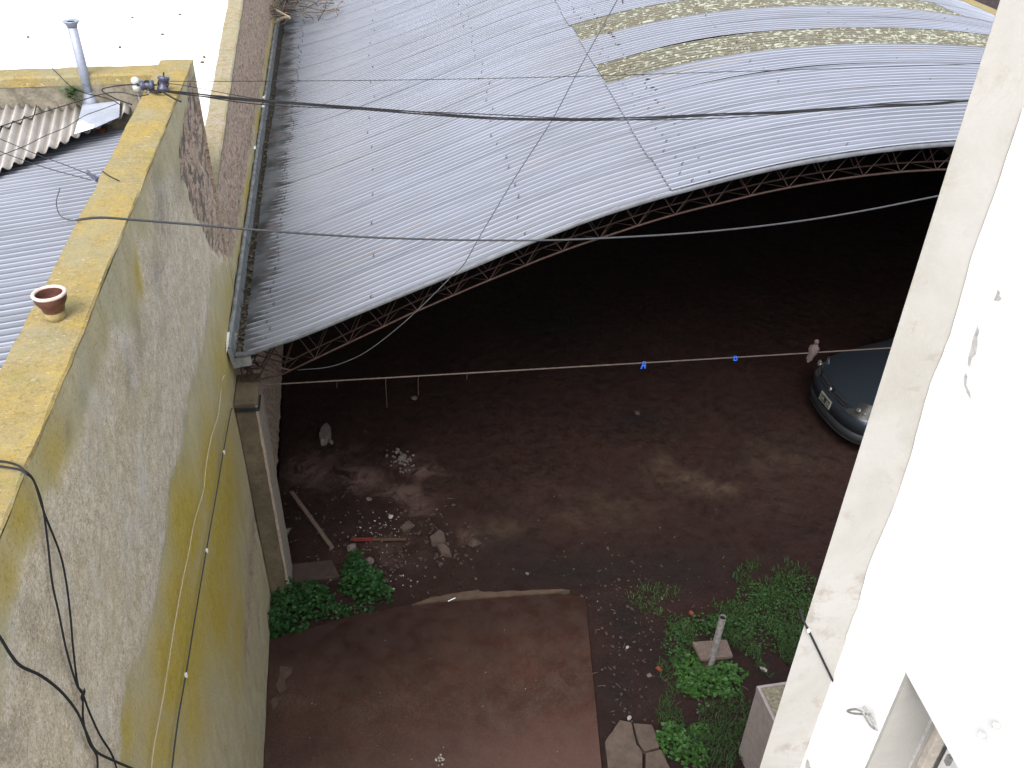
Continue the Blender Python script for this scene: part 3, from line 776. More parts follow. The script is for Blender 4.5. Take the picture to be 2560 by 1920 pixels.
def roof_sheet(name, s0, s1, d0, d1, mat, up=0.0, tint=.5, side=.005, bulge=None):
    waves = max(4, round((d1 - d0) / .0985)); ov = 1.3
    pitch = (d1 - d0) / waves; nb_ = int((waves + ov) * 8) + 1
    a = np.linspace(s0, s1, max(6, int((s1 - s0) / .28))); b = np.linspace(0, waves + ov, nb_)
    Aa, Bb = np.meshgrid(a, b, indexing='ij')
    h = -np.cos((Bb - .65) * 2 * math.pi)
    lift = up + side * (1 - Bb / (waves + ov)) + h * .0145
    lift = lift + .004 * (fbm(Aa * .7 + d0 * 3, Bb * .0 + d0, 2) - .5)
    if bulge:   # one edge of the sheet has lifted
        lift = lift + bulge[2] * np.exp(-((Aa - bulge[0]) / bulge[1]) ** 2) * np.clip(1 - Bb / 1.6, 0, 1)
    Dd = d0 - .65 * pitch + Bb * pitch
    P = roofpt(Aa, Dd, lift)
    wob = (fbm(Aa * .8 + d0, Bb * 0 + 3) - .5) * .012; P = P + wob[..., None] * WV
    g_ = np.ones_like(Aa) * 1.0; g_ *= sm(Dd, .2, 1.6) * (1 - .6 * sm(Dd, 7, 13))
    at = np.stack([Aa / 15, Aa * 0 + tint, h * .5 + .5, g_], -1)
    uv = np.stack([Aa + d0 * 3.1, Dd], -1)
    return grid(name, P, MATS[mat], shd, attrs={'at': at}, uv=uv)
for i in range(len(edges) - 1):
    d0, d1 = edges[i], edges[i + 1]
    jt = random.uniform(-.02, .02)
    sky_ = (abs(d0 - 3.16) < .01 or abs(d0 - 5.13) < .01)
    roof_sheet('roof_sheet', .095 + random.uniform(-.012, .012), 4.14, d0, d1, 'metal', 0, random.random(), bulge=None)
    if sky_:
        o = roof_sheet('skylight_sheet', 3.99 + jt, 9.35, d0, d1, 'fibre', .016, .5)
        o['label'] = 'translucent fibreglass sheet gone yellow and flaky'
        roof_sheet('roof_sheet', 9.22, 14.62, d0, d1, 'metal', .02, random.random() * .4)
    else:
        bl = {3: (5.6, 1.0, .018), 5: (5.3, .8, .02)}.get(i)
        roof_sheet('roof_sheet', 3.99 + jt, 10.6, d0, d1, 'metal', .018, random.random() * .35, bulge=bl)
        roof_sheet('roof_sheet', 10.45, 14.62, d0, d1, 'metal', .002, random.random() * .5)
# front edge rim: dark gap + purlin under the sheets
def rail(sa, sb, d, dz, r, name, mat='rust', n=60):
    m = MB(); m.tube([C0 + s * SV + d * WV + np.array([0, 0, prof(s) + dz]) for s in np.linspace(sa, sb, n)], r, 6); return m
ss_ = np.linspace(.05, 14.58, 160); P = np.zeros((160, 5, 3))
for j, (dd_, dz_) in enumerate([(-.045, .020), (-.066, .018), (-.074, .008), (-.075, -.016), (-.070, -.022)]):
    P[:, j] = C0 + ss_[:, None] * SV + dd_ * WV + (prof(ss_) + dz_ + (fbm(ss_ * 3, ss_ * 0 + j * .3) - .5) * .008)[:, None] * np.array([0, 0, 1.0])
grid('edge_trim', P[::-1], MATS['trim'], shd)
# hook bolts
m = MB()
def screw(s, d):
    p = roofpt(np.array(s), np.array(d), .018); m.tube([p, p + np.array([.0, 0, .018]), p + np.array([.016, .006, .024])], .004, 4)
    m.tube([p + np.array([0, 0, -.004]), p + np.array([0, 0, .004])], .0075, 6)
for k in range(230):
    d = .07 + k * .0985 * .8
    if d > 15: break
    if k % 2 == 0: screw(.34 + random.uniform(-.03, .03), d)
for s_ in (1.35, 2.75, 5.6, 7.1, 8.7):
    for e in edges[:18]:
        for f in (.08, .42) if s_ in (2.75, 5.6) else (.1,): screw(s_ + random.uniform(-.06, .06) - (.03 if f > .2 else 0), e + f + random.uniform(-.03, .03))
for d in np.arange(.05, 14, .19): screw(4.13 + random.uniform(-.02, .10), d + random.uniform(-.03, .03))
for d in np.arange(.15, 10, .24): screw(4.35 + random.uniform(-.03, .03), d + random.uniform(-.05, .05))
m.build('roof_screw', MATS['screwdark'], shd, kind='stuff')
# torn spots / dark moss on the sheets
m = MB()
for u, v, k in ((1532, 88, 1.0), (1540, 96, .7), (1548, 103, .5), (1553, 117, .8), (1612, 195, .7), (1624, 205, .7), (1636, 226, .9), (1644, 233, .7), (1645, 255, .7), (1660, 278, .6)):
    p = atz(u, v, 4.80); s_, d_ = sd(p)
    q = roofpt(np.array(s_), np.array(d_), .03)
    V, F = rock(q, .045 * k, None, flat=.25, seed=int(u + v)); m.add([(a, b, c - .008) for a, b, c in V], F)
tag(m.build('dirt_clump', MATS['brown_stone']), 'small dark lumps of dirt caught on the arched roof near the sheet joint', 'dirt', kind='stuff')

# gutter along the wall
ys = np.arange(7.27, 29, .12)
gp = [(-1.264, 3.22), (-1.262, 3.243), (-1.25, 3.246), (-1.228, 3.243), (-1.222, 3.15), (-1.205, 3.08), (-1.12, 3.065), (-1.05, 3.07), (-1.03, 3.10)]
P = np.zeros((len(ys), len(gp), 3))
for j, (x, z) in enumerate(gp):
    P[:, j, 0] = x + (fbm(ys * 3, ys * 0 + 2) - .5) * .014; P[:, j, 1] = ys; P[:, j, 2] = z + (fbm(ys * 3, ys * 0 + 8) - .5) * .012
o = grid('gutter_mud', np.stack([np.stack([np.full(len(ys), x), ys, 3.105 + (fbm(ys * 6, ys * 0 + x * 9) - .5) * .03], -1) for x in (-1.215, -1.16, -1.12, -1.08, -1.02)], 1)[:, ::-1], MATS['mud'], shd, kind='stuff')
o = grid('gutter', P, MATS['gutter'], shd, smooth=False); s_ = o.modifiers.new('s', 'SOLIDIFY'); s_.thickness = .004
m = MB(); m.add([(-1.262, 7.268, 3.24), (-1.222, 7.268, 3.24), (-1.21, 7.268, 3.12), (-1.06, 7.268, 3.14), (-1.06, 7.268, 3.03), (-1.23, 7.268, 3.01)], [(0, 5, 4, 3, 2, 1)])
m.build('gutter_end', MATS['gutter'], shd)
# bright bent flap at the gutter mouth
m = MB(); m.add([(-1.263, 7.25, 3.25), (-1.238, 7.25, 3.27), (-1.235, 7.45, 3.305), (-1.262, 7.45, 3.30), (-1.268, 7.25, 3.19)], [(0, 1, 2, 3), (4, 1, 0)])
m.build('gutter_flap', MATS['clip'], shd)
# leaf litter in the gutter
pts = []
for k in range(420):
    y = 7.3 + abs(rng.normal(0, 1)) ** 1.4 * 4; pts.append((rng.uniform(-1.19, -1.06), y, 3.10 + rng.uniform(0, .05)))
tag(leaf_cluster('gutter_litter', pts, .05, 'litter', seed=9, kind='stuff'), 'dead leaves and dirt lying in the gutter beside the arched roof', 'leaves')
for k, (u, v) in enumerate([(579, 844), (588, 798), (586, 835)]):
    p = atz(u, v, 3.16); V, F = rock((0, 0, 0), .035, None, seed=20 + k)
    o = pmesh('moss_clump', V, F, MATS['moss']); o.location = (float(p[0]), float(p[1]), 3.13)
    tag(o, ['pale yellow-green moss ball at the open end of the gutter', 'yellowish moss lump farthest up the gutter mouth', 'flat mossy clump between the two others in the gutter mouth'][k], 'moss', 'moss clumps in the gutter mouth')
# plastic scraps hanging on the gutter
for k, (u, v) in enumerate([(657, 245), (655, 268), (632, 372)]):
    p = atz(u, v, 3.33); m = MB()
    for q in range(3):
        a_ = rng.uniform(-.018, .018, (4, 3)) * [1, 1.8, .5]; m.add([p + a_[0], p + a_[1] + [.03, 0, 0], p + a_[2] + [.03, .09, .01], p + a_[3] + [0, .09, 0]], [(0, 1, 2, 3)])
    tag(m.build('plastic_scrap', MATS['clip']), ['white plastic scrap caught on the gutter where the wires cross', 'crumpled white scrap just below the wire crossing on the gutter', 'small pale scrap snagged on the gutter in its middle'][k], 'scrap', 'plastic scraps on the gutter')
# dry twigs in the far left corner of the roof
m = MB(); base = atz(690, 20, 3.35)
for k in range(110):
    p = base + np.array([rng.uniform(-.15, 2.3) * rng.rand(), rng.uniform(-1.6, 3), rng.uniform(-.05, .35)])
    q = [p]; d = rng.normal(0, 1, 3) * [1, 1, .3]; d /= np.linalg.norm(d)
    for j in range(4): q.append(q[-1] + d * rng.uniform(.08, .24) + rng.normal(0, .05, 3))
    m.tube(q, [.014, .012, .01, .008, .005], 4)
tag(m.build('dry_branches', MATS['twig']), 'tangle of dry brown twigs heaped on the far left corner of the arched roof', 'branches')
m = MB(); a = atz(688, 56, 3.4); b = atz(724, 43, 3.55); m.tube(spline([a, (a + b) / 2 + [0, 0, .03], b], 4), .03, 6); m.tube([b, b + [-.25, .25, .08]], .02, 5)
tag(m.build('broken_branch', MATS['rope']), 'pale broken branch sticking out of the twig heap over the gutter', 'branch')

# pillar
m = MB(); m.box((-1.262, 7.1, -.05), (-1.062, 7.56, 2.70)); bevel(m.build('pillar', MATS['pillar'], shd), .006)
yz = np.linspace(-.02, 2.70, 40); P = np.zeros((40, 4, 3))
for j, (x, y) in enumerate([(-1.078, 7.094), (-1.052, 7.092), (-1.050, 7.2), (-1.050, 7.56)]):
    P[:, j, 0] = x + (fbm(yz * 4, yz * 0 + j) - .5) * (.02 if j == 0 else .006); P[:, j, 1] = y; P[:, j, 2] = yz
grid('pillar_lit_side', P, MATS['pillar_lit_side'], shd, smooth=False)  # right face and chipped corner, sky light painted in as paler concrete
m = MB(); m.box((-1.262, 7.08, 2.70), (-1.045, 7.58, 2.735)); bevel(m.build('pillar_cap', MATS['pillar'], shd), .006)

# truss
nodes_px = [(706, 936), (789, 896), (1023, 786), (1190, 714), (1357, 646), (1443, 614), (1623, 555), (1717, 528), (1810, 506), (1898, 484), (1992, 465), (2081, 450), (2169, 438), (2258, 429), (2346, 424)]
bs = []; bz_ = []
for u, v in nodes_px:
    p = onw(u, v, .1); s_, _ = sd(p); bs.append(s_); bz_.append(p[2])
bs = np.array(bs + [7.3]); bz_ = np.array(bz_ + [4.825])
def bot(s): s = np.asarray(s, float); return np.interp(np.where(s > 7.3, 14.6 - s, s), bs, bz_)
def truss(dd):
    tr = MB()
    dF, dR = dd + .1, dd + .30
    ss = np.linspace(.41, 14.19, 90)
    f3_ = lambda s, d, z: C0 + s * SV + d * WV + np.array([0, 0, z])
    tr.tube([f3_(.1, dF, 2.74)] + [f3_(.2, dF, 2.765)] + [f3_(s, dF, bot(s)) for s in ss] + [f3_(14.5, dF, 2.46)], .010, 6)
    r = tr.build('roof_truss', MATS['rust'], shd)
    for (d, fz, s0) in ((dR, lambda s: bot(s), .41), (dF, lambda s: prof(s) - .05, .12), (dR, lambda s: prof(s) - .05, .12)):
        c = MB(); c.tube([f3_(s, d, fz(s)) for s in np.linspace(s0, 14.6 - s0, 90)], .009, 6); c.build('chord', MATS['rust'], r)
    n1 = []; s = .41 
    k = 0
    pit = .335
    while s < 14.2 - pit:
        for d in (dF, dR):
            b = MB(); b.tube([f3_(s, d, bot(s)), f3_(max(.12, s - pit * .45), d, prof(max(.12, s - pit * .45)) - .05)], .0048, 4); b.build('brace', MATS['rust'], r)
            b = MB(); b.tube([f3_(s, d, bot(s)), f3_(s + pit * .55, d, prof(s + pit * .55) - .05)], .0048, 4); b.build('brace', MATS['rust'], r)
        b = MB(); b.tube([f3_(s, dF, bot(s)), f3_(s - pit * .5, dR, bot(max(.41, s - pit * .5)))], .0035, 4); b.build('lace', MATS['rust'], r)
        b = MB(); b.tube([f3_(s, dF, bot(s)), f3_(s + pit * .5, dR, bot(s + pit * .5))], .0035, 4); b.build('lace', MATS['rust'], r)
        s += pit; k += 1
    # haunch lattice standing on the pillar
    for d in (dF, dR):
        top_z = prof(.12) - .07
        for (a_, b_) in (((.03, 2.74), (.03, top_z)), ((.03, 2.76), (.24, top_z + .02)), ((.17, 2.76), (.03, 2.97)), ((.17, 2.76), (.41, prof(.41) - .07)), ((.03, 2.97), (.41, 2.815)), ((.03, 2.97), (.41, 3.17)), ((.03, 3.03), (.5, 2.86)), ((.17, 2.76), (.03, top_z)), ((.01, 2.76), (.19, 2.76))):
            b = MB(); b.tube([f3_(a_[0], d, a_[1]), f3_(b_[0], d, b_[1])], .009, 5); b.build('brace', MATS['rust'], r)
    return r
truss(0.0)
# tie rod across the shed mouth
ta = atz(709, 959, 2.74); tb = atz(2210, 865, 2.74)
dirt = (tb - ta) / np.linalg.norm(tb - ta)
tS = ta - dirt * .26; tE = ta + dirt * 14.0
m = MB(); m.tube([tS + (tE - tS) * k / 40 + np.array([0, 0, -.03 * math.sin(math.pi * k / 40)]) for k in range(41)], .0075, 6)
rod = m.build('tie_rod', MATS['rodsteel'], shd)
def onrod(u):   # point of the rod above photo column u
    best = min((tS + (tE - tS) * k / 1200 for k in range(1200)), key=lambda p: abs(proj(p)[0] - u)); k = np.linalg.norm(best - tS) / np.linalg.norm(tE - tS)
    return best + np.array([0, 0, -.03 * math.sin(math.pi * k)])
for k, (u, L) in enumerate([(840, .05), (962, .33), (1045, .2), (1167, .04)]):
    p = onrod(u); m = MB(); m.tube([p + [0, 0, .012], p + [.012, 0, 0], p + [.004, 0, -.05], p + [0, 0, -L - .03]], .0035, 5)
    tag(m.build('hanging_wire', MATS['rust']), ['short hooked wire nearest the pillar on the tie rod', 'longest loose wire dangling from the tie rod', 'medium wire dangling from the tie rod above the grey rubble heap', 'stub of wire on the tie rod, farthest right of the wires'][k], 'wire', 'wires hanging on the tie rod')
def peg(u, L, lab, tw):
    p = onrod(u); t = empty('clothes_peg', p); c, s = math.cos(tw), math.sin(tw)
    tag(t, lab, 'clothes peg', 'blue clothes pegs on the tie rod')
    for sg in (-1, 1):
        m = MB(); a = p + np.array([sg * .008, 0, .016]); m.obox(a + [-.006, -.008, 0], [.012, 0, 0], [0, .016, 0], [c * sg * .012 - s * .02, 0, -L]); bevel(m.build('prong', MATS['blue'], t), .002)
    m = MB(); m.tube([p + [-.016, -.01, -.03], p + [.016, -.01, -.03]], .005, 6); m.build('spring', MATS['blue'], t)
peg(1612, .085, 'larger blue clothes peg hanging from the tie rod', .3); peg(1838, .05, 'smaller blue clothes peg on the tie rod nearer the dove', -.4)

# shed walls and rear
iw = empty('shed_rear_wall', shed(7, 20, 0)); tag(iw, 'unseen rear wall closing the arched shed against light', 'wall')
m = MB(); n = 40; ssx = np.linspace(-2.4, 14.9, n)
V = [shed(s, 21.4, 0) for s in ssx] + [shed(s, 21.4, prof(min(max(s, 0), 14.6)) - .03) for s in ssx]  # unseen gable carried up to the roof profile to block light
m.add(V, [(i, i + 1, n + i + 1, n + i) for i in range(n - 1)]); m.build('wall', MATS['inner'], iw)
m = MB(); P0 = shed(14.66, -1.2, 0)
rw = empty('right_boundary_wall', shed(14.8, 8, 0)); tag(rw, 'yellowed stone wall along the far right eave of the arched roof', 'wall')
m.obox(shed(14.75, -.5, 0), SV * .3, WV * 24, [0, 0, 3.28]); m.build('wall', MATS['inner'], rw)
m = MB(); m.obox(shed(14.74, -.5, 3.28), SV * .32, WV * 24, [0, 0, .05]); bevel(m.build('coping', MATS['coping_side'], rw), .01)
m = MB(); m.obox(shed(14.56, -.05, 3.03), SV * .17, WV * 21, [0, 0, .015]); m.obox(shed(14.72, -.05, 3.045), SV * .012, WV * 21, [0, 0, .12]); m.build('gutter_right', MATS['gutter'], shd)
shd.children[-1].name = 'gutter'

# ================================================================== RIGHT BUILDING (white) -- we look down along its wall
AB = R(4.87); W2 = np.array([math.sin(AB), math.cos(AB), 0]); N2 = np.array([math.cos(AB), -math.sin(AB), 0]); DIST = 1.2
def azpt(az):
    r = np.array([math.sin(az), math.cos(az), 0]); return r * (DIST / (r @ N2))
C1 = azpt(R(41.29)); 
def on_face(u, v, off=0): return atplane(u, v, C1 - N2 * off, N2)
def on_end(u, v, off=0): return atplane(u, v, C1 - W2 * off, W2)
wb = empty('white_building', C1 + N2 * 2 - W2 * 3); tag(wb, 'white-painted building wall filling the right side, ending in a bare off-white pilaster', 'building')
J = on_face(2262, 1677); J2 = on_face(2389, 1906); zl = J[2]; 
jl = (J - C1) @ W2    # negative distance along wall
far_t = 0.0
def lp(l, n, z): return np.array([C1[0], C1[1], 0]) + W2 * l + N2 * n + np.array([0, 0, z])
TOP = 7.95
m = MB(); m.obox(lp(jl, 0, 0), W2 * (-jl), N2 * .6, [0, 0, TOP]); m.build('wall', MATS['white'], wb)
m = MB(); m.obox(lp(jl - 1.3, 0, zl), W2 * 1.3, N2 * .6, [0, 0, TOP - zl]); m.build('wall', MATS['white'], wb)
m = MB(); m.obox(lp(jl - 8, 0, 0), W2 * 6.7, N2 * .6, [0, 0, TOP]); m.build('wall', MATS['white'], wb)
m = MB(); m.obox(lp(jl - 1.3, 0, 0), W2 * 1.3, N2 * .6, [0, 0, zl - 2.4]); m.build('wall', MATS['white'], wb)
m = MB(); m.obox(lp(jl - 8, .6, 0), W2 * (8 - jl), N2 * 5, [0, 0, TOP - .2]); m.build('wall', MATS['white'], wb)
# reveal lining and door frame in the opening
m = MB(); m.obox(lp(jl - .012, .004, zl - 2.4), W2 * .010, N2 * .6, [0, 0, 2.396]); m.build('reveal', MATS['offwhite'], wb)
def reveal_n(u, v): p = atplane(u, v, lp(jl - .012, 0, 0), W2); return (p - lp(jl, 0, 0)) @ N2
na = reveal_n(2326, 1795); nb1 = reveal_n(2340, 1810); nc = reveal_n(2352, 1840)
m = MB(); m.obox(lp(jl - .018, na, zl - 2.4), W2 * .01, N2 * .006, [0, 0, 2.39]); m.build('groove', MATS['cementchip'], wb)
m = MB(); m.obox(lp(jl - .034, nb1, zl - 2.4), W2 * .024, N2 * .035, [0, 0, 2.38]); bevel(m.build('door_frame', MATS['wood_trim'], wb), .003)
m = MB(); m.obox(lp(jl - .9, nb1 + .04, zl - 2.4), W2 * .86, N2 * .03, [0, 0, 2.37]); bevel(m.build('shutter', MATS['shutter'], wb), .004)
m = MB(); m.obox(lp(jl - 1.28, nb1 + .075, zl - 2.4), W2 * 1.26, N2 * .02, [0, 0, 2.39]); m.build('door_panel', MATS['shutter'], wb)
pz_ = on_face(2375, 1898, -.04); m = MB(); m.obox(pz_ + np.array([0, 0, -.03]), W2 * .014, N2 * .01, [0, 0, .03]); m.build('hinge', MATS['iron'], wb)
# pilaster (bare render)
pw = abs((on_end(2030, 1500) - on_end(2151, 1500)) @ N2)
pts_l = on_end(2030, 1500)
dAz = np.array([math.sin(R(39.5)), math.cos(R(39.5)), 0])
q0 = lp(0, -pw, 0); q1 = q0 + dAz * .34; q2 = lp(.3, .5, 0); q3 = lp(0, .5, 0)
m = MB(); hh_ = np.array([0, 0, TOP]); m.add([q0, q3, q2, q1, q0 + hh_, q3 + hh_, q2 + hh_, q1 + hh_], [(3, 2, 1, 0), (4, 5, 6, 7), (0, 1, 5, 4), (1, 2, 6, 5), (2, 3, 7, 6), (3, 0, 4, 7)])
o = m.build('pilaster', MATS['offwhite'], wb); bevel(o, .003)
# ragged white skin lapping over the pilaster edge
bd = [(2560, 270), (2520, 390), (2483, 500), (2439, 620), (2416, 699), (2377, 838), (2338, 934), (2323, 976), (2296, 1073), (2275, 1154), (2230, 1284), (2178, 1404), (2151, 1500), (2145, 1521), (2119, 1589), (2109, 1643), (2085, 1709), (2079, 1736), (2070, 1765), (2052, 1780), (2040, 1830), (2020, 1895), (2007, 1920), (1990, 1975)]
P = []
for q in spline([(a, b, 0) for a, b in bd], 4):
    P.append(on_end(q[0] - 2 + rng.uniform(-1, 1), q[1], .003))
n = len(P); P2 = [np.array([C1[0], C1[1], p[2]]) - W2 * .003 + N2 * .0 for p in P]
keep = [i for i in range(n) if (P[i] - P2[i]) @ N2 < -.0008 or True]
V = P + P2; m = MB(); m.add(V, [(i, i + 1, n + i + 1, n + i) for i in range(n - 1)]); m.build('paint_edge', MATS['white'], wb)
# plaster chips on the white wall
def chip(px, name='plaster_chip', off=.0015):
    P = [on_face(u + rng.uniform(-.8, .8), v + rng.uniform(-.8, .8), off) for u, v in px]
    m = MB(); m.add(P, [tuple(range(len(P)))]); m.build(name, MATS['cementchip'], wb)
c6 = lambda L: [(2100 + a / 1.659, 500 + b / 1.659) for a, b in L]
chip(c6([(570, 518), (578, 545), (568, 570), (570, 600), (562, 640), (545, 655), (540, 690), (530, 685), (532, 650), (545, 610), (550, 575), (562, 545)]))
chip(c6([(655, 370), (664, 385), (660, 395), (670, 412), (655, 418), (637, 415), (648, 395)]))
chip(c6([(520, 715), (527, 730), (523, 765), (540, 800), (541, 826), (528, 800), (515, 765), (513, 735)]))
# dark bruise at the bottom corner
c5 = lambda L: [(1900 + a / 3.352, 1500 + b / 3.352) for a, b in L]
chip(c5([(395, 1330), (410, 1350), (420, 1395), (440, 1430), (400, 1440), (380, 1400), (385, 1360)]))
# hook on the white wall
hk = empty('wall_hook', on_face(2150, 1785)); tag(hk, 'pale metal loop hook fixed to the white wall beside the doorway', 'hook')
P = [on_face(u, v, o_) for u, v, o_ in [(a, b, c) for (a, b), c in zip(c5([(960, 1080), (925, 1050), (880, 975), (855, 935), (800, 915), (745, 922), (735, 935), (780, 950), (850, 955), (930, 955)]), [.0, .015, .03, .035, .04, .04, .04, .035, .03, .02])]]
m = MB(); m.tube(spline(P, 5), .0032, 6); m.build('loop', MATS['iron'], hk)
m = MB(); m.tube([on_face(*c5([(985, 1090)])[0], .0), on_face(*c5([(915, 960)])[0], .02), on_face(*c5([(865, 890)])[0], .03)], .0045, 6); m.build('shank', MATS['iron'], hk)
bk = empty('wire_fixing', on_face(2470, 1830)); tag(bk, 'two small screws with a bent wire stub on the white wall, bottom right', 'fixing')
for a, b in ((1862, 1130), (1980, 1045)):
    u, v = c5([(a, b)])[0]; q = on_face(u, v, .012); m = MB(); m.tube([on_face(u, v, 0), q], .0075, 10); m.build('screw', MATS['iron'], bk)
m = MB(); m.tube(spline([on_face(*c5([q])[0], .014) for q in ((1905, 1105), (1925, 1080), (1950, 1075), (1965, 1050), (1940, 1040), (1910, 1040))], 4), .0016, 5); m.build('wire', MATS['clip'], bk)
# cable down the pilaster
m = MB(); P = [on_end(u, v, .006) for u, v in ((1990, 1518), (2010, 1554), (2021, 1575), (2050, 1635), (2084, 1706))]
P[0] = lp(.03, -pw - .008, P[1][2] + .012)
m.tube(spline(P, 3), .0034, 6); cbl = empty('wall_cable', P[2]); tag(cbl, 'thin black cable with one white clip running down the off-white pilaster', 'cable')
m.build('cable', MATS['cable'], cbl)
m = MB(); q = on_end(2020, 1574, .008); m.obox(q - N2 * .004 - [0, 0, .006], N2 * .008, W2 * -.008, [0, 0, .012]); bevel(m.build('clip', MATS['clip'], cbl), .002)

# low wall with stippled top
a = atz(1893, 1716, 1.0); lw = empty('low_wall', (a[0] + .3, a[1] - 1, 0)); tag(lw, 'low pinkish-grey wall with a rough stippled top at the foot of the pilaster', 'wall')
m = MB(); m.box((a[0], a[1] - 3.5, -.1), (a[0] + 1.0, a[1], .97)); m.build('wall', MATS['pinkgrey'], lw)
xs = np.linspace(a[0] + .02, a[0] + 1.0, 50); ysx = np.linspace(a[1] - 3.48, a[1] - .02, 120); Xg, Yg = np.meshgrid(xs, ysx, indexing='ij')
grid('top', np.stack([Xg, Yg, .975 + fbm(Xg * 22, Yg * 22, 2) * .03], -1), MATS['ledge'], lw)
m = MB(); m.box((a[0] - .004, a[1] - 3.5, .95), (a[0] + .022, a[1] + .004, 1.0)); m.box((a[0] + .022, a[1] - .02, .95), (a[0] + 1.0, a[1] + .004, 1.0)); m.build('rim', MATS['pinkgrey'], lw)

# ================================================================== FLOWER POT
pc = (-1.415, 4.0, 5.545)
q = atz(128, 812, 5.545); pc = (q[0] + .01, q[1] + .06, 5.545)
fp = empty('flower_pot', pc); tag(fp, 'brown terracotta pot with pale rim cemented to the lichen-covered wall top', 'flower pot')
sc = 1.0
m = MB(); m.lathe(pc, [(.05, 0), (.072, .0), (.082, .035), (.085, .075)], 32); m.build('base', MATS['clay_moss'], fp, True)
m = MB(); m.lathe(pc, [(.084, .06), (.09, .09), (.108, .115), (.122, .135), (.128, .165), (.128, .182)], 32, False)
m.lathe(pc, [(.001, .06), (.06, .062), (.085, .1), (.095, .12), (.104, .14), (.108, .18)], 32); m.build('body', MATS['clay'], fp, True)
m = MB(); m.lathe(pc, [(.127, .172), (.133, .178), (.133, .187), (.126, .192), (.112, .192), (.105, .187), (.105, .178)], 36, False); m.build('rim', MATS['clay_rim'], fp, True)

for o_ in fp.children: o_.scale = (.57, .57, .72); o_.location = Vector((0, 0, 0)) - Vector([a_ * b_ for a_, b_ in zip(fp.location, (.57, .57, .72))])
# ================================================================== CABLES
def cable(pts, r, label, mat='cable', name='cable', group=None, n=8, cat='cable'):
    m = MB(); m.tube(spline(pts, n), r, 6); return tag(m.build(name, MATS[mat], smooth=True), label, cat, group)
def line3(px, P0, P1, sag_extra=None):
    """photo pixels at even depth steps between two ends' distances"""
    out = []; r0 = np.linalg.norm(P0 - ORG); r1 = np.linalg.norm(P1 - ORG)
    u0, u1 = px[0][0], px[-1][0]
    for u, v in px:
        t = (u - u0) / (u1 - u0 + 1e-9); d = ray(u, v); d = d / np.linalg.norm(d)
        # linear in 1/r along a straight span
        rr = 1 / ((1 - t) / r0 + t / r1); out.append(ORG + d * rr)
    return out
ins = [(345, 213), (404, 217)]
I0 = atx(402, 215, -1.38); I1 = atz(2420, 250, 5.55)
Pfar = lambda P: P + (P[-1] - P[-2]) * 0
def ext(P, L=6):
    d = (P[-1] - P[-2]); d /= np.linalg.norm(d); return P + [P[-1] + d * .3, P[-1] + d * 1.2, P[-1] + d * L]
main = [(395, 226), (470, 232), (640, 252), (830, 267), (1040, 284), (1230, 294), (1400, 297), (1600, 294), (1800, 288), (2000, 280), (2200, 266), (2330, 258), (2410, 252)]
for k, (off, r) in enumerate([(0, .0064), (4, .0052), (-5, .0052), (8, .004)]):
    px = [(u, v + off * math.sin(i * 1.1 + k * 1.9) * (1 if 0 < i < 12 else .3)) for i, (u, v) in enumerate(main)]
    cable(ext(line3(px, I0, I1)), r, ['thickest black wire of the twisted bundle sagging over the arched roof', 'black wire winding below the thickest one in the sagging bundle', 'black wire winding above the others in the sagging bundle', 'thinnest black wire straying lowest in the sagging bundle'][k], group='bundle of black wires over the roof')
px = [(u, v + 6 + 6 * math.sin(i * .8)) for i, (u, v) in enumerate(main[:11])]
I2 = atz(2430, 160, 5.9)
cable(ext(line3([(408, 203), (640, 203), (1000, 200), (1400, 192), (1800, 180), (2100, 171), (2300, 164), (2425, 160)], atx(405, 205, -1.38), I2)), .0026, 'thin straight wire spanning the roof above the twisted bundle')
cable(line3([(408, 208), (450, 212), (520, 225), (600, 240), (700, 256)], atx(405, 208, -1.38), I0 + (I1 - I0) * .14), .0028, 'slack wire leaving the dark insulator and joining the bundle')
g0 = atx(190, 550, -1.40)
cable([atz(150, 470, 5.16), atz(141, 505, 5.16), atz(148, 535, 5.17), atz(166, 548, 5.3), atz(192, 551, 5.56)], .0035, 'thin wire curling over the left roof to the grey cable end', 'cable_grey')
cable(ext(line3([(190, 550), (250, 544), (330, 549), (480, 561), (640, 575), (860, 590), (1060, 598), (1250, 601), (1400, 600), (1560, 593), (1720, 583), (1880, 568), (2040, 547), (2180, 523), (2320, 495)], g0, aty(2320, 495, 5.6))), .0068, 'grey insulated cable sagging from the lichen wall across the shed mouth', 'cable_grey', n=6)
# diagonal wire coming down over the roof into the truss
dp = [(1556, -30, 9.4), (1543, 0, 9.2), (1460, 150, 8.9), (1380, 300, 8.55), (1290, 440, 8.2), (1200, 590, 7.85), (1160, 660, 7.7), (1130, 690, 7.62), (1060, 760, 7.6), (1000, 815, 7.65), (930, 870, 7.8), (880, 898, 7.95), (820, 918, 8.1), (745, 925, 8.35)]
P = []
for u, v, r in dp:
    d = ray(u, v); P.append(ORG + d / np.linalg.norm(d) * r)
P = [ORG + (P[0] - ORG) * 1.0 + np.array([.5, 2.5, 1.2])] + P
cable(P, .0042, 'grey wire dropping diagonally over the roof edge and looping back under the truss', 'cable_grey', n=5)
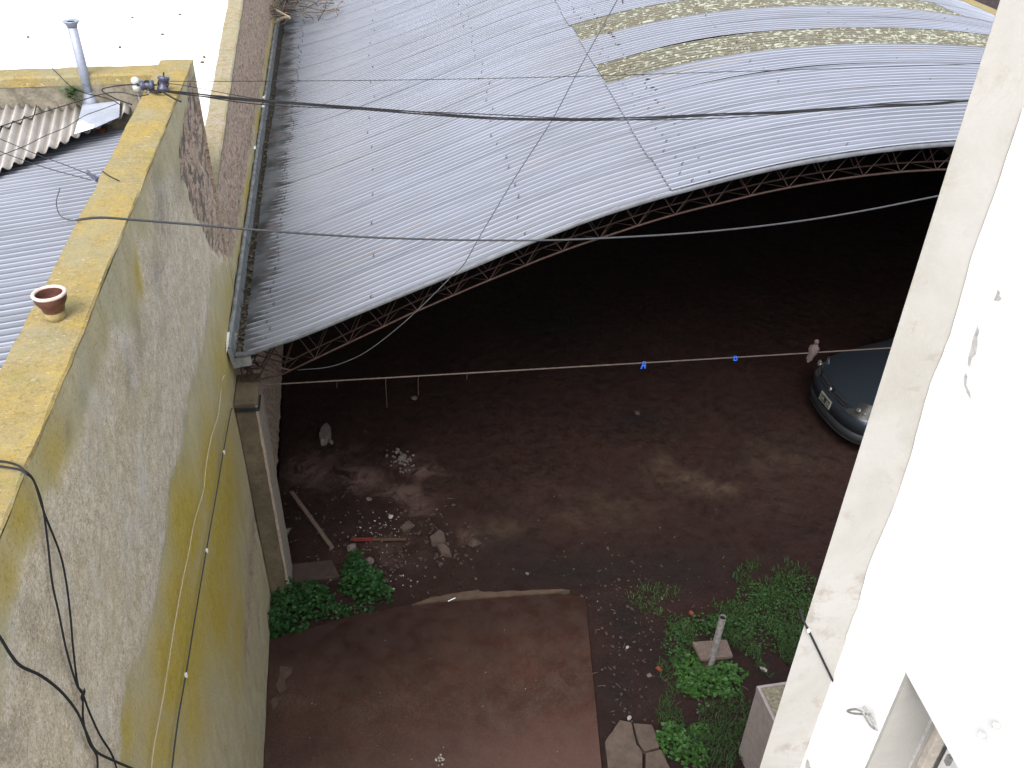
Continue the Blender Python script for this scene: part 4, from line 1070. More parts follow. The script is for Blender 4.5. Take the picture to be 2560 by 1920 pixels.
# cables on the tall wall face
XF = -1.245
def onf(L, x=XF): return [atx(u, v, x) for u, v in L]
ct = lambda u, v: atz(u, v, 5.56)
c6b = lambda L: [(a / 1.803, 1000 + b / 1.803) for a, b in L]
cable([ct(-60, 1150), ct(0, 1153), ct(25, 1157), ct(45, 1164), atx(62, 1178, XF + .015)] + onf(c6b([(150, 360), (190, 470), (215, 640), (235, 820), (265, 960), (300, 1130), (345, 1280), (372, 1325), (375, 1440), (400, 1540), (435, 1600), (440, 1659), (442, 1800)])), .0045, 'black cable slung over the wall top, the left one of a pair tied together', group='cables over the wall top')
cable([ct(-60, 1160), ct(0, 1166), ct(30, 1170), ct(50, 1175), atx(66, 1184, XF + .02)] + onf(c6b([(155, 370), (200, 510), (270, 690), (300, 830), (318, 980), (330, 1120), (350, 1280), (374, 1328), (400, 1400), (450, 1510), (500, 1590), (525, 1659), (560, 1800)])), .0045, 'black cable slung over the wall top, the right one of a pair tied together', group='cables over the wall top')
cable(onf(c6b([(-60, 1000), (0, 1070), (50, 1150), (95, 1200), (170, 1235), (230, 1275), (290, 1330), (350, 1410), (390, 1500), (430, 1580), (500, 1620), (590, 1659), (680, 1700)]), XF + .01), .0055, 'thick black cable crossing the lower left of the yellowed wall')
p = atx(*c6b([(374, 1328)])[0], XF + .012)
m = MB()
for k in range(3): m.tube([p + np.array([.004 * math.cos(t_), .02 * math.cos(t_), .011 * math.sin(t_ + k)]) for t_ in np.linspace(0, 6.3, 12)], .0022, 4)
tag(m.build('tie_wire', MATS['cable']), 'twist of wire tying the two hanging cables together', 'wire')
cable([atx(561, 938, -1.2), atx(556, 950, -1.2)] + onf([(552, 985), (545, 1040), (528, 1095), (516, 1160), (508, 1230), (487, 1300), (470, 1390), (456, 1455), (437, 1560), (423, 1650), (405, 1760), (385, 1867), (374, 1960)]), .0032, 'beige cord hanging slack down the yellow wall face', 'rope', cat='cord')
hc = empty('clipped_cable', atx(470, 1400, XF)); tag(hc, 'dark cable with white clips strung from the pillar top along the yellow wall', 'cable')
P = [atx(581, 1020, -1.25)] + onf([(577, 1030), (560, 1120), (540, 1240), (516, 1375), (490, 1530), (465, 1685), (445, 1800), (430, 1920), (424, 1990)])
m = MB(); m.tube(spline(P, 4), .005, 6); m.build('cable', MATS['cable_grey'], hc)
for u, v in ((560, 1131), (517, 1377), (465, 1688)):
    q = atx(u, v, XF + .005); m = MB(); m.obox(q - [.006, .011, .014], [.014, 0, 0], [0, .02, 0], [0, 0, .03]); bevel(m.build('clip', MATS['clip'], hc), .003)
m = MB(); m.tube([(-1.262, 7.085, 2.668), (-1.05, 7.085, 2.66), (-1.04, 7.1, 2.66), (-1.04, 7.3, 2.66)], .009, 5); m.tube([(-1.262, 7.083, 2.642), (-1.05, 7.083, 2.636), (-1.04, 7.1, 2.64)], .009, 5)
tag(m.build('pillar_strap', MATS['cable']), 'dark double strap wound around the top of the concrete pillar', 'strap')
# wires on the left roof
cable([atz(-60, 320, 5.35), atz(0, 347, 5.35), atz(90, 385, 5.33), atz(170, 415, 5.32), atz(222, 436, 5.32)], .0028, 'upper of two thin wires over the left metal roof meeting at a dark clamp', group='wires over the left roof')
cable([atz(-60, 352, 5.3), atz(0, 378, 5.3), atz(60, 401, 5.3), atz(140, 427, 5.3), atz(228, 450, 5.3)], .0028, 'lower of two thin wires over the left metal roof meeting at a dark clamp', group='wires over the left roof')
cable([atz(-60, 410, 5.3), atz(0, 389, 5.3), atz(60, 366, 5.31), atz(110, 341, 5.32), atz(165, 318, 5.34), atz(210, 290, 5.37), atz(250, 275, 5.4), atz(296, 258, 5.45)], .0026, 'thin wire lying across the fibre-cement sheets towards the insulators')
cable([atz(-40, 326, 5.36), atz(0, 316, 5.36), atz(50, 300, 5.36), atz(110, 280, 5.37), atz(200, 252, 5.4), atz(245, 238, 5.45), atz(280, 231, 5.5), atz(310, 232, 5.52), atz(345, 240, 5.56), atz(372, 236, 5.57)], .0038, 'dark wire curving across the vent pipe foot up to the insulators')
cable([atz(130, 170, 5.56), atz(150, 190, 5.58), atz(175, 214, 5.58), atz(210, 232, 5.5), atz(245, 240, 5.45), atz(280, 250, 5.4), atz(300, 262, 5.38)], .0038, 'loose wire trailing off the grey parapet past the vent pipe')
cable([atz(345, 210, 5.6), atz(300, 214, 5.56), atz(255, 224, 5.5), atz(285, 245, 5.45), atz(330, 262, 5.4)], .005, 'short curled wire end behind the pale insulator')
cable([atz(400, 226, 5.63), atz(420, 238, 5.61), atz(438, 248, 5.6), atz(452, 254, 5.6)], .007, 'stiff dark wire stub sticking out from the insulators over the wall top')
cable([atz(256, 428, 5.56), atz(275, 441, 5.575), atz(298, 452, 5.56)], .004, 'short dark wire lying on the lichen-covered wall top')
m = MB(); a = atz(222, 432, 5.32); b = atz(246, 450, 5.36)
for k in range(6): m.tube([a + rng.uniform(-.015, .015, 3), (a + b) / 2 + rng.uniform(-.012, .012, 3), b + rng.uniform(-.015, .015, 3)], .007, 5)
m.tube([b, atx(262, 452, -1.545)], .006, 5)
tag(m.build('wire_clamp', MATS['insul']), 'dark cluster of wire clamps at the left edge of the wall top', 'clamp')
# insulators
it = empty('pale_insulator', atz(345, 222, 5.55)); tag(it, 'pale grey porcelain insulator at the far end of the lichen wall', 'insulator')
a = atz(343, 222, 5.55); m = MB(); m.lathe((a[0], a[1], 5.52), [(.012, 0), (.03, .02), (.036, .05), (.02, .065), (.034, .08), (.034, .105), (.018, .12), (.002, .125)], 14); m.build('bell', MATS['insul_pale'], it, True)
m = MB(); m.tube([(a[0], a[1], 5.45), (a[0], a[1], 5.56)], .008, 6); m.build('pin', MATS['iron'], it)
def spool(u, v, lab, rr, ax):
    c = atz(u, v, 5.60); t = empty('spool_insulator', c); tag(t, lab, 'insulator', 'dark spool insulators')
    P = []; rad = []
    for x, r in ((-.05, .02), (-.048, .038), (-.03, .04), (-.018, .028), (.0, .026), (.018, .028), (.03, .04), (.048, .038), (.05, .02)): P.append(c + np.array(ax) * x * rr); rad.append(r * rr)
    m = MB(); m.tube(P, rad, 14); m.build('body', MATS['insul'], t, True)
    m = MB(); m.tube([c + np.array(ax) * .075 * rr, c - np.array(ax) * .075 * rr], .006, 6)
    for k in range(3): m.tube([c + np.array([.034 * math.cos(q_) * rr, (k - 1) * .012, .034 * math.sin(q_) * rr]) for q_ in np.linspace(0, 6.28, 12)], .004, 4)
    m.build('binding_wire', MATS['cable'], t)
    m = MB(); m.tube([c + [0, 0, -.09], c + [0, 0, .0]], .012, 6); m.build('support', MATS['iron'], t)
spool(368, 213, 'dark spool insulator wrapped in wire, nearer the pale one', 1.0, (1, 0, 0))
spool(408, 209, 'dark spool insulator standing on the wall top where the thin wires start', 1.15, (.2, .2, .95))
m = MB(); a = atz(372, 222, 5.57); b = atz(408, 228, 5.58)
for k in range(5): m.tube(spline([a + rng.uniform(-.02, .02, 3) * [1, 1, .5], (a + b) / 2 + rng.uniform(-.03, .03, 3) * [1, 1, .5], b + rng.uniform(-.02, .02, 3) * [1, 1, .5]], 4), .005, 5)
tag(m.build('wire_knot', MATS['cable']), 'knot of twisted dark wires between the two dark insulators', 'wire')

# ================================================================== YARD OBJECTS
# drain pipe stub and tile
def gz(u, v, z=0): return atz(u, v, z)
tz = .16
A_, B_, Cc, D_ = gz(1731, 1604, tz), gz(1817, 1598, tz), gz(1833, 1640, tz), gz(1752, 1647, tz)
tl = empty('paving_tile', (A_ + Cc) / 2 * [1, 1, 0]); tag(tl, 'square pebbled paving tile lying raised in the weeds behind the white pipe', 'tile')
m = MB(); m.add([(*p[:2], tz) for p in (A_, B_, Cc, D_)] + [(*p[:2], tz - .045) for p in (A_, B_, Cc, D_)], [(3, 2, 1, 0), (4, 5, 6, 7), (0, 1, 5, 4), (1, 2, 6, 5), (2, 3, 7, 6), (3, 0, 4, 7)])
bevel(m.build('slab', MATS['tile'], tl), .006)
m = MB(); cx = (A_ + Cc) / 2; m.box((cx[0] - .13, cx[1] - .10, -.02), (cx[0] + .14, cx[1] + .10, tz - .046)); m.build('base', MATS['brown_stone'], tl)
pb = gz(1776, 1662, .02); pt_ = None
pp = empty('standpipe', pb); tag(pp, 'short open white pipe standing upright in front of the paving tile', 'pipe')
zt2 = min(np.linspace(.3, 2.2, 400), key=lambda z: abs(proj((pb[0], pb[1], z))[1] - 1546))
off = proj((pb[0], pb[1], zt2))[0]
tilt = (1807 - off) / FPX * 8.6
topc = pb + np.array([tilt, 0, zt2])
m = MB(); m.tube([pb + (topc - pb) * k for k in (0, .12, .3, .5, .7, .85, 1)], [.036, .036, .035, .037, .035, .036, .035], 16, closed=False); m.build('pipe', MATS['pipe'], pp, True)
m = MB(); m.tube([pb + (topc - pb) * .8, pb + (topc - pb) * .97], .029, 14); m.build('bore_shade', MATS['dark'], pp)  # black plug stands in for the shade inside the pipe
m = MB(); m.lathe((pb[0], pb[1], 0), [(.09, -.02), (.085, .01), (.06, .03), (.04, .032)], 14); m.build('collar', MATS['brown_stone'], pp, True)

# plank, red stick
def rod_obj(name, a, b, w_, h_, mat, lab, cat):
    m = MB(); a = np.array(a); b = np.array(b); d = b - a; n_ = np.cross(d, [0, 0, 1]); n_ /= np.linalg.norm(n_)
    m.obox(a - n_ * w_ / 2, d, n_ * w_, [0, 0, h_]); o = m.build(name, MATS[mat]); bevel(o, .004); return tag(o, lab, cat)
rod_obj('wooden_plank', gz(729, 1232, .03), gz(831, 1372, .02), .05, .03, 'plank', 'thin pale wooden batten lying askew on the soil beside the pillar', 'plank')
st = empty('painted_stick', gz(940, 1354, 0)); tag(st, 'stick with one red-painted end lying among the rubble', 'stick')
a = gz(882, 1353, .03); b = gz(1016, 1352, .02)
m = MB(); d = b - a; m.obox(a + d * .38, d * .62, [0, .03, 0], [0, 0, .02]); m.build('shaft', MATS['stick'], st)
m = MB(); m.obox(a - [0, .004, 0], d * .38, [0, .038, 0], [0, 0, .026]); m.build('red_end', MATS['stick_red'], st)
# individual larger debris
deb = [(827, 1107, .06, 'stone', 'small pale slab just below the long block', 'stone'),
       (925, 1408, .085, 'stone', 'largest pale stone at the edge of the left weeds', 'stone'), (868, 1415, .045, 'stone', 'rounded pale stone left of the largest one by the weeds', 'stone'),
       (880, 1374, .10, 'stone', 'flat pale cement lump below the red stick end', 'cement lump'), (977, 1294, .05, 'white_stone', 'whitest chip at the top of the rubble scatter', 'stone'),
       (715, 1334, .09, 'stone', 'flat pale stone touching the foot of the pillar', 'stone'), (923, 1250, .05, 'stone', 'small square stone alone above the rubble scatter', 'stone'),
       (1006, 1148, .08, 'stone', 'grey heap of chips in the dark under the hanging wires', 'rubble'), (1035, 998, .06, 'stone', 'dim round stone on the dark floor below the tie rod', 'stone'),
       (1185, 1362, .10, 'brown_stone', 'brown cement lump farthest right of the rubble', 'cement lump'), (1318, 1436, .035, 'stone', 'small pale chip on dark soil above the tan kerb', 'stone'),
       (1646, 1674, .055, 'brick', 'orange brick bit on the soil left of the paving tile', 'brick bit'), (1728, 1534, .045, 'brick', 'orange-red brick bit above the weeds around the pipe', 'brick bit'),
       (1623, 1690, .04, 'stone', 'pinkish pebble below the orange brick bit', 'stone'), (1909, 1676, .05, 'white_stone', 'bright white oval stone on bare soil near the pilaster', 'stone'),
       (1568, 1620, .028, 'white_stone', 'white pebble above the shallow pit right of the slab', 'stone'), (1573, 1797, .035, 'white_stone', 'white pebble at the tip of the broken paving', 'stone'),
       (1593, 1036, .07, 'brown_stone', 'brown lump on the dark floor in the middle of the shed', 'lump'), (841, 1532, .04, 'stone', 'pale stick-like chip under the left weeds', 'stone'),
       (1117, 1486, .0, 'stone', '', '')]
for k, (u, v, r, mt, lab, ct_) in enumerate(deb):
    if r > 0: stone(u, v, .0, r * .8, mt, lab, 30 + k, ct_)
for px, z_, h_, mt, lab, ct_, nm in (
    ([(1075, 1341), (1099, 1323), (1110, 1332), (1114, 1352), (1079, 1358)], .05, .06, 'slabbit', 'angular flat brown slab right of the stick', 'slab', 'cement_slab'),
    ([(1091, 1361), (1108, 1358), (1122, 1368), (1129, 1388), (1104, 1382)], .04, .05, 'slabbit', 'broken brown slab piece just below the angular one', 'slab', 'cement_slab'),
    ([(1000, 1318), (1022, 1300), (1034, 1312), (1010, 1328)], .03, .04, 'slabbit', 'small brown slab piece above the stick, among white crumbs', 'slab', 'cement_slab'),
    ([(797, 1087), (805, 1065), (817, 1056), (827, 1069), (825, 1081), (812, 1096), (801, 1097)], .12, .13, 'stone', 'long pale block lying in the dark by the inner wall', 'block', 'cement_block')):
    o = flat_patch(nm, px, z_, h_, MATS[mt], .5); tag(o, lab, ct_)
# fine rubble (uncountable)
rub = MB(); rubw = MB()
def scatter(mb, cu, cv, su, sv, n, r0, r1, seed):
    rs = np.random.RandomState(seed)
    for k in range(n):
        u = cu + rs.normal() * su; v = cv + rs.normal() * sv; p = atz(u, v, 0)
        if p[0] < -1.2: continue
        if u > 655 and u < 1500 and v > 1530: continue
        V, F = rock((p[0], p[1], -.005), rs.uniform(r0, r1), None, seed=rs.randint(1e6)); mb.add(V, F)
scatter(rub, 960, 1340, 60, 35, 60, .005, .016, 1); scatter(rub, 960, 1410, 70, 30, 50, .005, .015, 2)
scatter(rub, 1000, 1152, 16, 14, 50, .012, .03, 4); scatter(rub, 1620, 1480, 160, 60, 45, .003, .009, 5); scatter(rub, 1580, 1660, 50, 90, 30, .003, .009, 6)
scatter(rub, 1760, 1850, 60, 50, 50, .005, .016, 7); scatter(rub, 1300, 1300, 300, 120, 60, .003, .009, 8)
scatter(rubw, 960, 1320, 40, 25, 26, .005, .014, 9); scatter(rubw, 1000, 1450, 20, 22, 12, .006, .015, 10); scatter(rubw, 1600, 1560, 120, 120, 26, .003, .009, 11); scatter(rubw, 880, 1400, 80, 50, 12, .004, .010, 12)
rub2 = MB(); scatter(rub2, 1030, 1370, 90, 60, 160, .008, .03, 13); scatter(rub2, 1600, 1600, 80, 130, 160, .008, .025, 14); scatter(rub2, 800, 1300, 80, 80, 80, .008, .025, 15)
tag(rub.build('gravel', MATS['stone']), 'pale rubble and pebbles strewn over the dark soil', 'rubble', kind='stuff')
tag(rubw.build('gravel', MATS['white_stone']), 'white plaster crumbs strewn over the dark soil', 'rubble', kind='stuff')
tag(rub2.build('gravel', MATS['brown_stone']), 'brown clods and rubble strewn over the dark soil', 'rubble', kind='stuff')
# crumbs on the slab
m = MB()
for k in range(26):
    u = rng.uniform(690, 1480); v = rng.uniform(1540, 1915); p = atz(u, v, .035)
    V, F = rock((p[0], p[1], .033), rng.uniform(.002, .006), None, seed=int(rng.randint(1e6))); m.add(V, F)
for k in range(14):
    p = atz(1102 + rng.normal() * 6, 1898 + rng.normal() * 7, .035); V, F = rock((p[0], p[1], .033), rng.uniform(.005, .014), None, seed=int(rng.randint(1e6))); m.add(V, F)
tag(m.build('crumbs', MATS['white_stone']), 'pale crumbs scattered on the brown concrete slab', 'crumbs', kind='stuff')
# flat stones at the pillar foot (old threshold)
m = MB(); P = [gz(u, v, .03) for u, v in ((726, 1410), (830, 1398), (850, 1440), (735, 1455))]; n = 4
m.add([(p[0], p[1], .03) for p in P] + [(p[0], p[1], -.08) for p in P], [(0, 3, 2, 1), (0, 1, 5, 4), (1, 2, 6, 5), (2, 3, 7, 6), (3, 0, 4, 7)]); bevel(m.build('threshold', MATS['brown_stone'], kind='structure'), .01)

# weeds
def clump(name, centers, n, size, mat, lab, cat='weeds', hmax=.14, seed=1, kind=None, up=.5):
    rs = np.random.RandomState(seed); pts = []
    tot = sum(c[2] for c in centers)
    for (u, v, wgt, ru, rv) in centers:
        for k in range(int(n * wgt / tot)):
            a = rs.uniform(0, 6.283); r = math.sqrt(rs.uniform(0, 1)) * (1 + .12 * math.sin(a * 5 + u))
            p = atz(u + ru * r * math.cos(a), v + rv * r * math.sin(a), 0)
            if p[0] < -1.24: continue
            hh = hmax * (1 - r ** 2.2) * (.6 + .8 * vnoise(p[0] * 9, p[1] * 9))
            pts.append((p[0], p[1], hh * (rs.uniform(.35, 1) if rs.rand() < .8 else rs.uniform(0, 1)) + .01))
    o = leaf_cluster(name, pts, size, mat, seed=seed + 40, up=up); return tag(o, lab, cat, kind=kind)
clump('weed_clump', [(720, 1545, 3, 62, 45), (780, 1505, 2, 55, 40), (690, 1575, 1, 22, 22), (725, 1500, 1.5, 55, 32)], 1500, .055, 'leaf_dk', 'dense broad-leaved green weeds filling the corner at the pillar foot', hmax=.26, seed=3)
clump('weed_clump', [(905, 1462, 2, 55, 42), (890, 1430, 1, 30, 25), (935, 1490, .8, 45, 25)], 900, .055, 'leaf_dk', 'darker bushy weed right of the dense corner weeds', hmax=.26, seed=4)
clump('weed_clump', [(820, 1530, 1, 60, 22), (870, 1530, .8, 60, 16)], 260, .035, 'leaf_dk', 'sparse low weeds trailing along the slab edge', hmax=.06, seed=5)
clump('weed_clump', [(1725, 1690, 2, 38, 55), (1800, 1700, 2.4, 62, 48), (1765, 1715, 1.5, 70, 40)], 1000, .046, 'leaf', 'bright round-leaved weed clump just below the standing pipe', hmax=.10, seed=6)
clump('weed_clump', [(1940, 1530, 2, 95, 62), (1985, 1480, 1.4, 75, 45), (1880, 1500, 1, 50, 40), (1920, 1590, 1, 90, 50)], 1500, .030, 'leaf_dk2', 'wide patch of small bright weeds above right of the paving tile', hmax=.06, seed=7)
clump('weed_clump', [(1680, 1855, 2, 38, 45), (1715, 1885, 1, 25, 35)], 330, .05, 'leaf', 'leafy green weed beside the broken paving at the bottom', hmax=.15, seed=8)
clump('weed_clump', [(1745, 1830, 1, 26, 22)], 120, .032, 'leaf', 'small weed tuft right of the leafy bottom weed', hmax=.08, seed=9)
clump('weed_clump', [(1750, 1890, 1, 18, 35)], 130, .034, 'leaf', 'yellow-green weed tuft at the bottom edge', hmax=.08, seed=12)
clump('weed_clump', [(1690, 1610, 2, 32, 55), (1700, 1650, 1, 25, 30)], 420, .028, 'leaf_dk2', 'low green weeds along the left side of the paving tile', hmax=.07, seed=10)
clump('weed_clump', [(1820, 1570, 2, 70, 30), (1770, 1565, 1.4, 70, 28)], 520, .032, 'leaf_dk2', 'weeds growing right behind the paving tile', hmax=.09, seed=11)
# thin grass
def grass(centers, n, seed, lab):
    rs = np.random.RandomState(seed); V = []; F = []; at = []
    tot = sum(c[2] for c in centers)
    for (u, v, wgt, ru, rv) in centers:
        for k in range(int(n * wgt / tot)):
            a = rs.uniform(0, 6.283); r = math.sqrt(rs.uniform(0, 1)); uu = u + ru * r * math.cos(a); vv = v + rv * r * math.sin(a)
            p = atz(uu, vv, 0)
            if vnoise(p[0] * 3.5 + 5, p[1] * 3.5) < .44: continue
            az = rs.uniform(0, 6.28); L = rs.uniform(.025, .07); w_ = .0035; d = np.array([math.cos(az), math.sin(az), 0]); s_ = np.array([-d[1], d[0], 0]) * w_
            b = len(V); q = p + d * L * .45 + [0, 0, L * .7]; e = p + d * L * 1.0 + [0, 0, L * .75]
            V += [p - s_, p + s_, q + s_, q - s_, e]; F += [(b, b + 1, b + 2, b + 3), (b + 3, b + 2, b + 4)]; at += [rs.rand()] * 5
    A4 = np.stack([at, at, at, at], 1)
    return tag(pmesh('grass', V, F, MATS['grass'], kind='stuff', attrs={'at': A4}), lab, 'grass')
grass([(1930, 1560, 3, 130, 90), (1760, 1560, 2, 130, 60), (1760, 1780, 2, 120, 80), (1950, 1630, 2, 70, 70), (1700, 1640, 1, 70, 90), (1800, 1870, 1.2, 90, 60), (1640, 1500, .5, 80, 40), (1930, 1440, 1, 100, 40)], 8000, 5, 'thin patchy grass spreading over the soil around the tile and pipe')
# loose twigs on soil
m = MB()
for k in range(60):
    u, v = (rng.uniform(1480, 1900), rng.uniform(1380, 1880)) if k % 2 else (rng.uniform(720, 1150), rng.uniform(1240, 1500))
    p = atz(u, v, .012); a = rng.uniform(0, 6.28); L = rng.uniform(.02, .08); m.tube([p, p + [L * math.cos(a) * .5, L * math.sin(a) * .5, .006], p + [L * math.cos(a), L * math.sin(a), 0]], .003, 4)
tag(m.build('twig_litter', MATS['plank']), 'tiny dry twigs littering the soil', 'twigs', kind='stuff')
m = MB(); a = atz(1120, 1503, .062); b = atz(1138, 1495, .062); m.tube([a, b], .006, 5)
tag(m.build('white_stick', MATS['clip']), 'tiny white stick lying on the tan kerb of the slab', 'stick')

# ================================================================== DOVE
dp0 = onrod(2036)
dv_ = empty('dove', dp0); tag(dv_, 'plump greyish-brown dove perched on the tie rod, facing right', 'dove')
# facing direction (head towards +x slightly away), body tilted up
fw_ = np.array([.80, .45, .0]); fw_ /= np.linalg.norm(fw_); up_ = np.array([0, 0, 1.0]); rt = np.cross(fw_, up_)
def dpt(f, z, s=0):
    f *= .80; z *= .86; s *= 1.12
    if z > .02 or f < -.03: a_ = R(30); f, z = f * math.cos(a_) - (z - .02) * math.sin(a_), .02 + f * math.sin(a_) + (z - .02) * math.cos(a_)
    return dp0 + fw_ * f + up_ * z + rt * s
S_ = [(-.165, -.040, .012, .004), (-.13, -.018, .020, .007), (-.09, .010, .022, .016), (-.055, .035, .036, .034), (-.015, .052, .046, .046), (.02, .072, .043, .044), (.042, .094, .030, .032), (.052, .113, .0165, .017), (.058, .131, .024, .025), (.074, .150, .026, .025), (.094, .151, .015, .015), (.101, .150, .004, .004)]
V = []; n = 14
for i, (f, z, rs_, rz) in enumerate(S_):
    j = min(i + 1, len(S_) - 1); k = max(i - 1, 0); t_ = np.array([S_[j][0] - S_[k][0], S_[j][1] - S_[k][1]]); t_ /= np.linalg.norm(t_)
    nf, nz_ = -t_[1], t_[0]
    for q in range(n):
        a = 2 * math.pi * q / n; V.append(dpt(f + nf * rz * math.sin(a), z + nz_ * rz * math.sin(a), rs_ * math.cos(a)))
F = [(i * n + q, i * n + (q + 1) % n, (i + 1) * n + (q + 1) % n, (i + 1) * n + q) for i in range(len(S_) - 1) for q in range(n)] + [tuple(range(n))[::-1], tuple((len(S_) - 1) * n + q for q in range(n))]
o = pmesh('body', V, F, MATS['dove'], dv_, True); su = o.modifiers.new('s', 'SUBSURF'); su.levels = su.render_levels = 1
for sg in (-1, 1):
    V = []; nn = 10
    W_ = [(.03, .082, .010), (.01, .075, .026), (-.03, .052, .028), (-.07, .024, .020), (-.11, -.002, .012), (-.135, -.016, .004)]
    for (f, z, r) in W_:
        for q in range(nn):
            a = 2 * math.pi * q / nn; V.append(dpt(f, z + r * math.sin(a), sg * ((.038 if f > -.05 else .022) + .010 * math.cos(a))))
    F = [(i * nn + q, i * nn + (q + 1) % nn, (i + 1) * nn + (q + 1) % nn, (i + 1) * nn + q) for i in range(len(W_) - 1) for q in range(nn)] + [tuple(range(nn)), tuple((len(W_) - 1) * nn + q for q in range(nn))]
    pmesh('wing', V, F, MATS['dove_dark'], dv_, True)
    m = MB(); m.tube([dpt(-.01, .03, sg * .014), dpt(.0, .01, sg * .014), dpt(.002, .012, sg * .014)], .004, 5); m.tube([dpt(-.015, .012, sg * .014), dpt(.018, .013, sg * .014)], .0035, 5); m.build('leg', MATS['stick_red'], dv_)
    m = MB(); m.lathe(dpt(.078, .147, sg * .0185), [(.001, -.003), (.003, 0), (.001, .003)], 8); m.build('eye', MATS['dark'], dv_)
m = MB(); m.tube([dpt(.086, .144), dpt(.102, .140), dpt(.108, .137)], [.0055, .0035, .001], 6); m.build('beak', MATS['beak'], dv_)

# ================================================================== CAR (front left corner visible, built whole)
t = NT('dark_blue_grey_car_paint', .28, .55, .5)
t.col(t.mix(t.ramp(t.noise(40, 3), .3, .7), (.045, .058, .078), (.055, .070, .092))); t.b.inputs['Coat Weight'].default_value = .6; t.b.inputs['Coat Roughness'].default_value = .1; MATS['paint'] = t.m
MATS['tyre'] = simple('tyre_rubber', (.02, .02, .02), .85)
MATS['bumper'] = simple('black_bumper_plastic', (.018, .020, .024), .6)
MATS['chrome'] = simple('bright_reflector', (.45, .45, .45), .4, .8, .05)
MATS['lens'] = simple('dim_headlight_housing', (.06, .06, .058), .15, .3, .2, 40)
MATS['carglass'] = simple('dark_car_glass', (.02, .025, .03), .08, 0, .1)
MATS['plate'] = simple('worn_plate_white', (.30, .32, .27), .6, 0, .12, 60)
MATS['plate_black'] = simple('plate_black_field', (.02, .02, .02), .5)
MATS['paint_lite'] = simple('pale_worn_trim', (.11, .12, .14), .4, .3, .1)
pa = atz(2052, 985, .46); pb_ = atz(2078, 1017, .46)
CARX = (pa[0] + pb_[0]) / 2 + .06; CARY = (pa[1] + pb_[1]) / 2
car = empty('parked_car', (CARX + 1.9, CARY, 0)); tag(car, 'dark blue-grey hatchback nosing out of the shed behind the pilaster', 'car')
# local frame: front towards -X, xl = distance behind nose
def cw_(xl, yl, z): return (CARX + xl, CARY + yl, z)
# stations: xl, half width, belt height, top height, top half width, low height
ST = [(0.0, .30, .62, .66, .2, .24), (.03, .46, .64, .69, .36, .22), (.12, .66, .67, .74, .50, .20), (.28, .775, .70, .79, .58, .19), (.55, .82, .75, .85, .62, .19), (.85, .83, .80, .90, .63, .19), (1.12, .83, .84, .945, .64, .19), (1.2, .83, .86, .97, .66, .19), (1.45, .83, .89, 1.16, .62, .19), (1.75, .83, .90, 1.35, .57, .19), (2.1, .83, .90, 1.41, .56, .19), (2.8, .83, .91, 1.41, .56, .19), (3.2, .82, .93, 1.36, .56, .2), (3.5, .80, .95, 1.16, .58, .2), (3.62, .77, .94, 1.0, .6, .22), (3.7, .70, .8, .84, .5, .28)]
NP = 9
V = []
for (xl, hw, bz0, tz0, tw, lz) in ST:
    prof_ = [(hw * .93, lz), (hw * 1.0, lz + .12), (hw * 1.01, (lz + bz0) / 2 + .04), (hw * .985, bz0 - .05), (hw * .95, bz0), (tw + (hw - tw) * .35 if tz0 - bz0 < .2 else tw + .06, bz0 + (tz0 - bz0) * .62 if tz0 - bz0 < .2 else bz0 + (tz0 - bz0) * .72), (tw * .88, tz0 - .02 if tz0 - bz0 > .2 else tz0 - .012), (tw * .45, tz0), (0, tz0 + .008)]
    full = prof_ + [(-a, b) for a, b in prof_[-2::-1]]
    bow = lambda y: (abs(y) / .83) ** 2.2 * (.16 if xl < .2 else .05 if xl < .5 else 0)
    V += [cw_(xl + bow(y) * 0, y, z) for y, z in full]
nn = NP * 2 - 1
F = [(i * nn + q, (i + 1) * nn + q, (i + 1) * nn + q + 1, i * nn + q + 1) for i in range(len(ST) - 1) for q in range(nn - 1)]
F += [tuple(range(nn)), tuple((len(ST) - 1) * nn + q for q in range(nn))[::-1]]
o = pmesh('body', V, F, MATS['paint'], car, True); su = o.modifiers.new('s', 'SUBSURF'); su.levels = su.render_levels = 2
def strip(y0, y1, f, z0, z1, off, n=14, name='trim', mat='bumper', thick=.01):
    """curved band across the nose: f(y) gives xl"""
    ysn = np.linspace(y0, y1, n); P = np.zeros((n, 4, 3))
    for i, y in enumerate(ysn):
        x = f(y)
        for j, (dx, z) in enumerate([(off + .05, z0), (off, z0 + .01), (off, z1 - .01), (off + .05, z1)]): P[i, j] = cw_(x + dx, y, z)
    return grid(name, P, MATS[mat], car)
nose = lambda y: float(np.interp(abs(y), [0, .3, .46, .58, .66, .74, .79, .82], [-.02, .0, .035, .085, .14, .235, .34, .5])) - .045
strip(-.80, .80, nose, .18, .34, -.01, 24, 'lower_bumper')
strip(-.80, .80, nose, .34, .60, .0, 24, 'bumper', 'paint')
strip(-.80, .80, nose, .195, .215, -.02, 24, 'lip', 'paint_lite')
for yl in np.linspace(.06, .34, 1): pass
for zz in (.615, .65):
    for sg in (-1, 1): strip(sg * .07, sg * .36, nose, zz, zz + .022, .005 + (zz - .6) * .5, 8, 'grille_slot', 'bumper')
# emblem
m = MB(); m.tube([cw_(-.04, 0, .655), cw_(-.055, 0, .66)], .035, 14); m.build('emblem', MATS['chrome'], car, True)
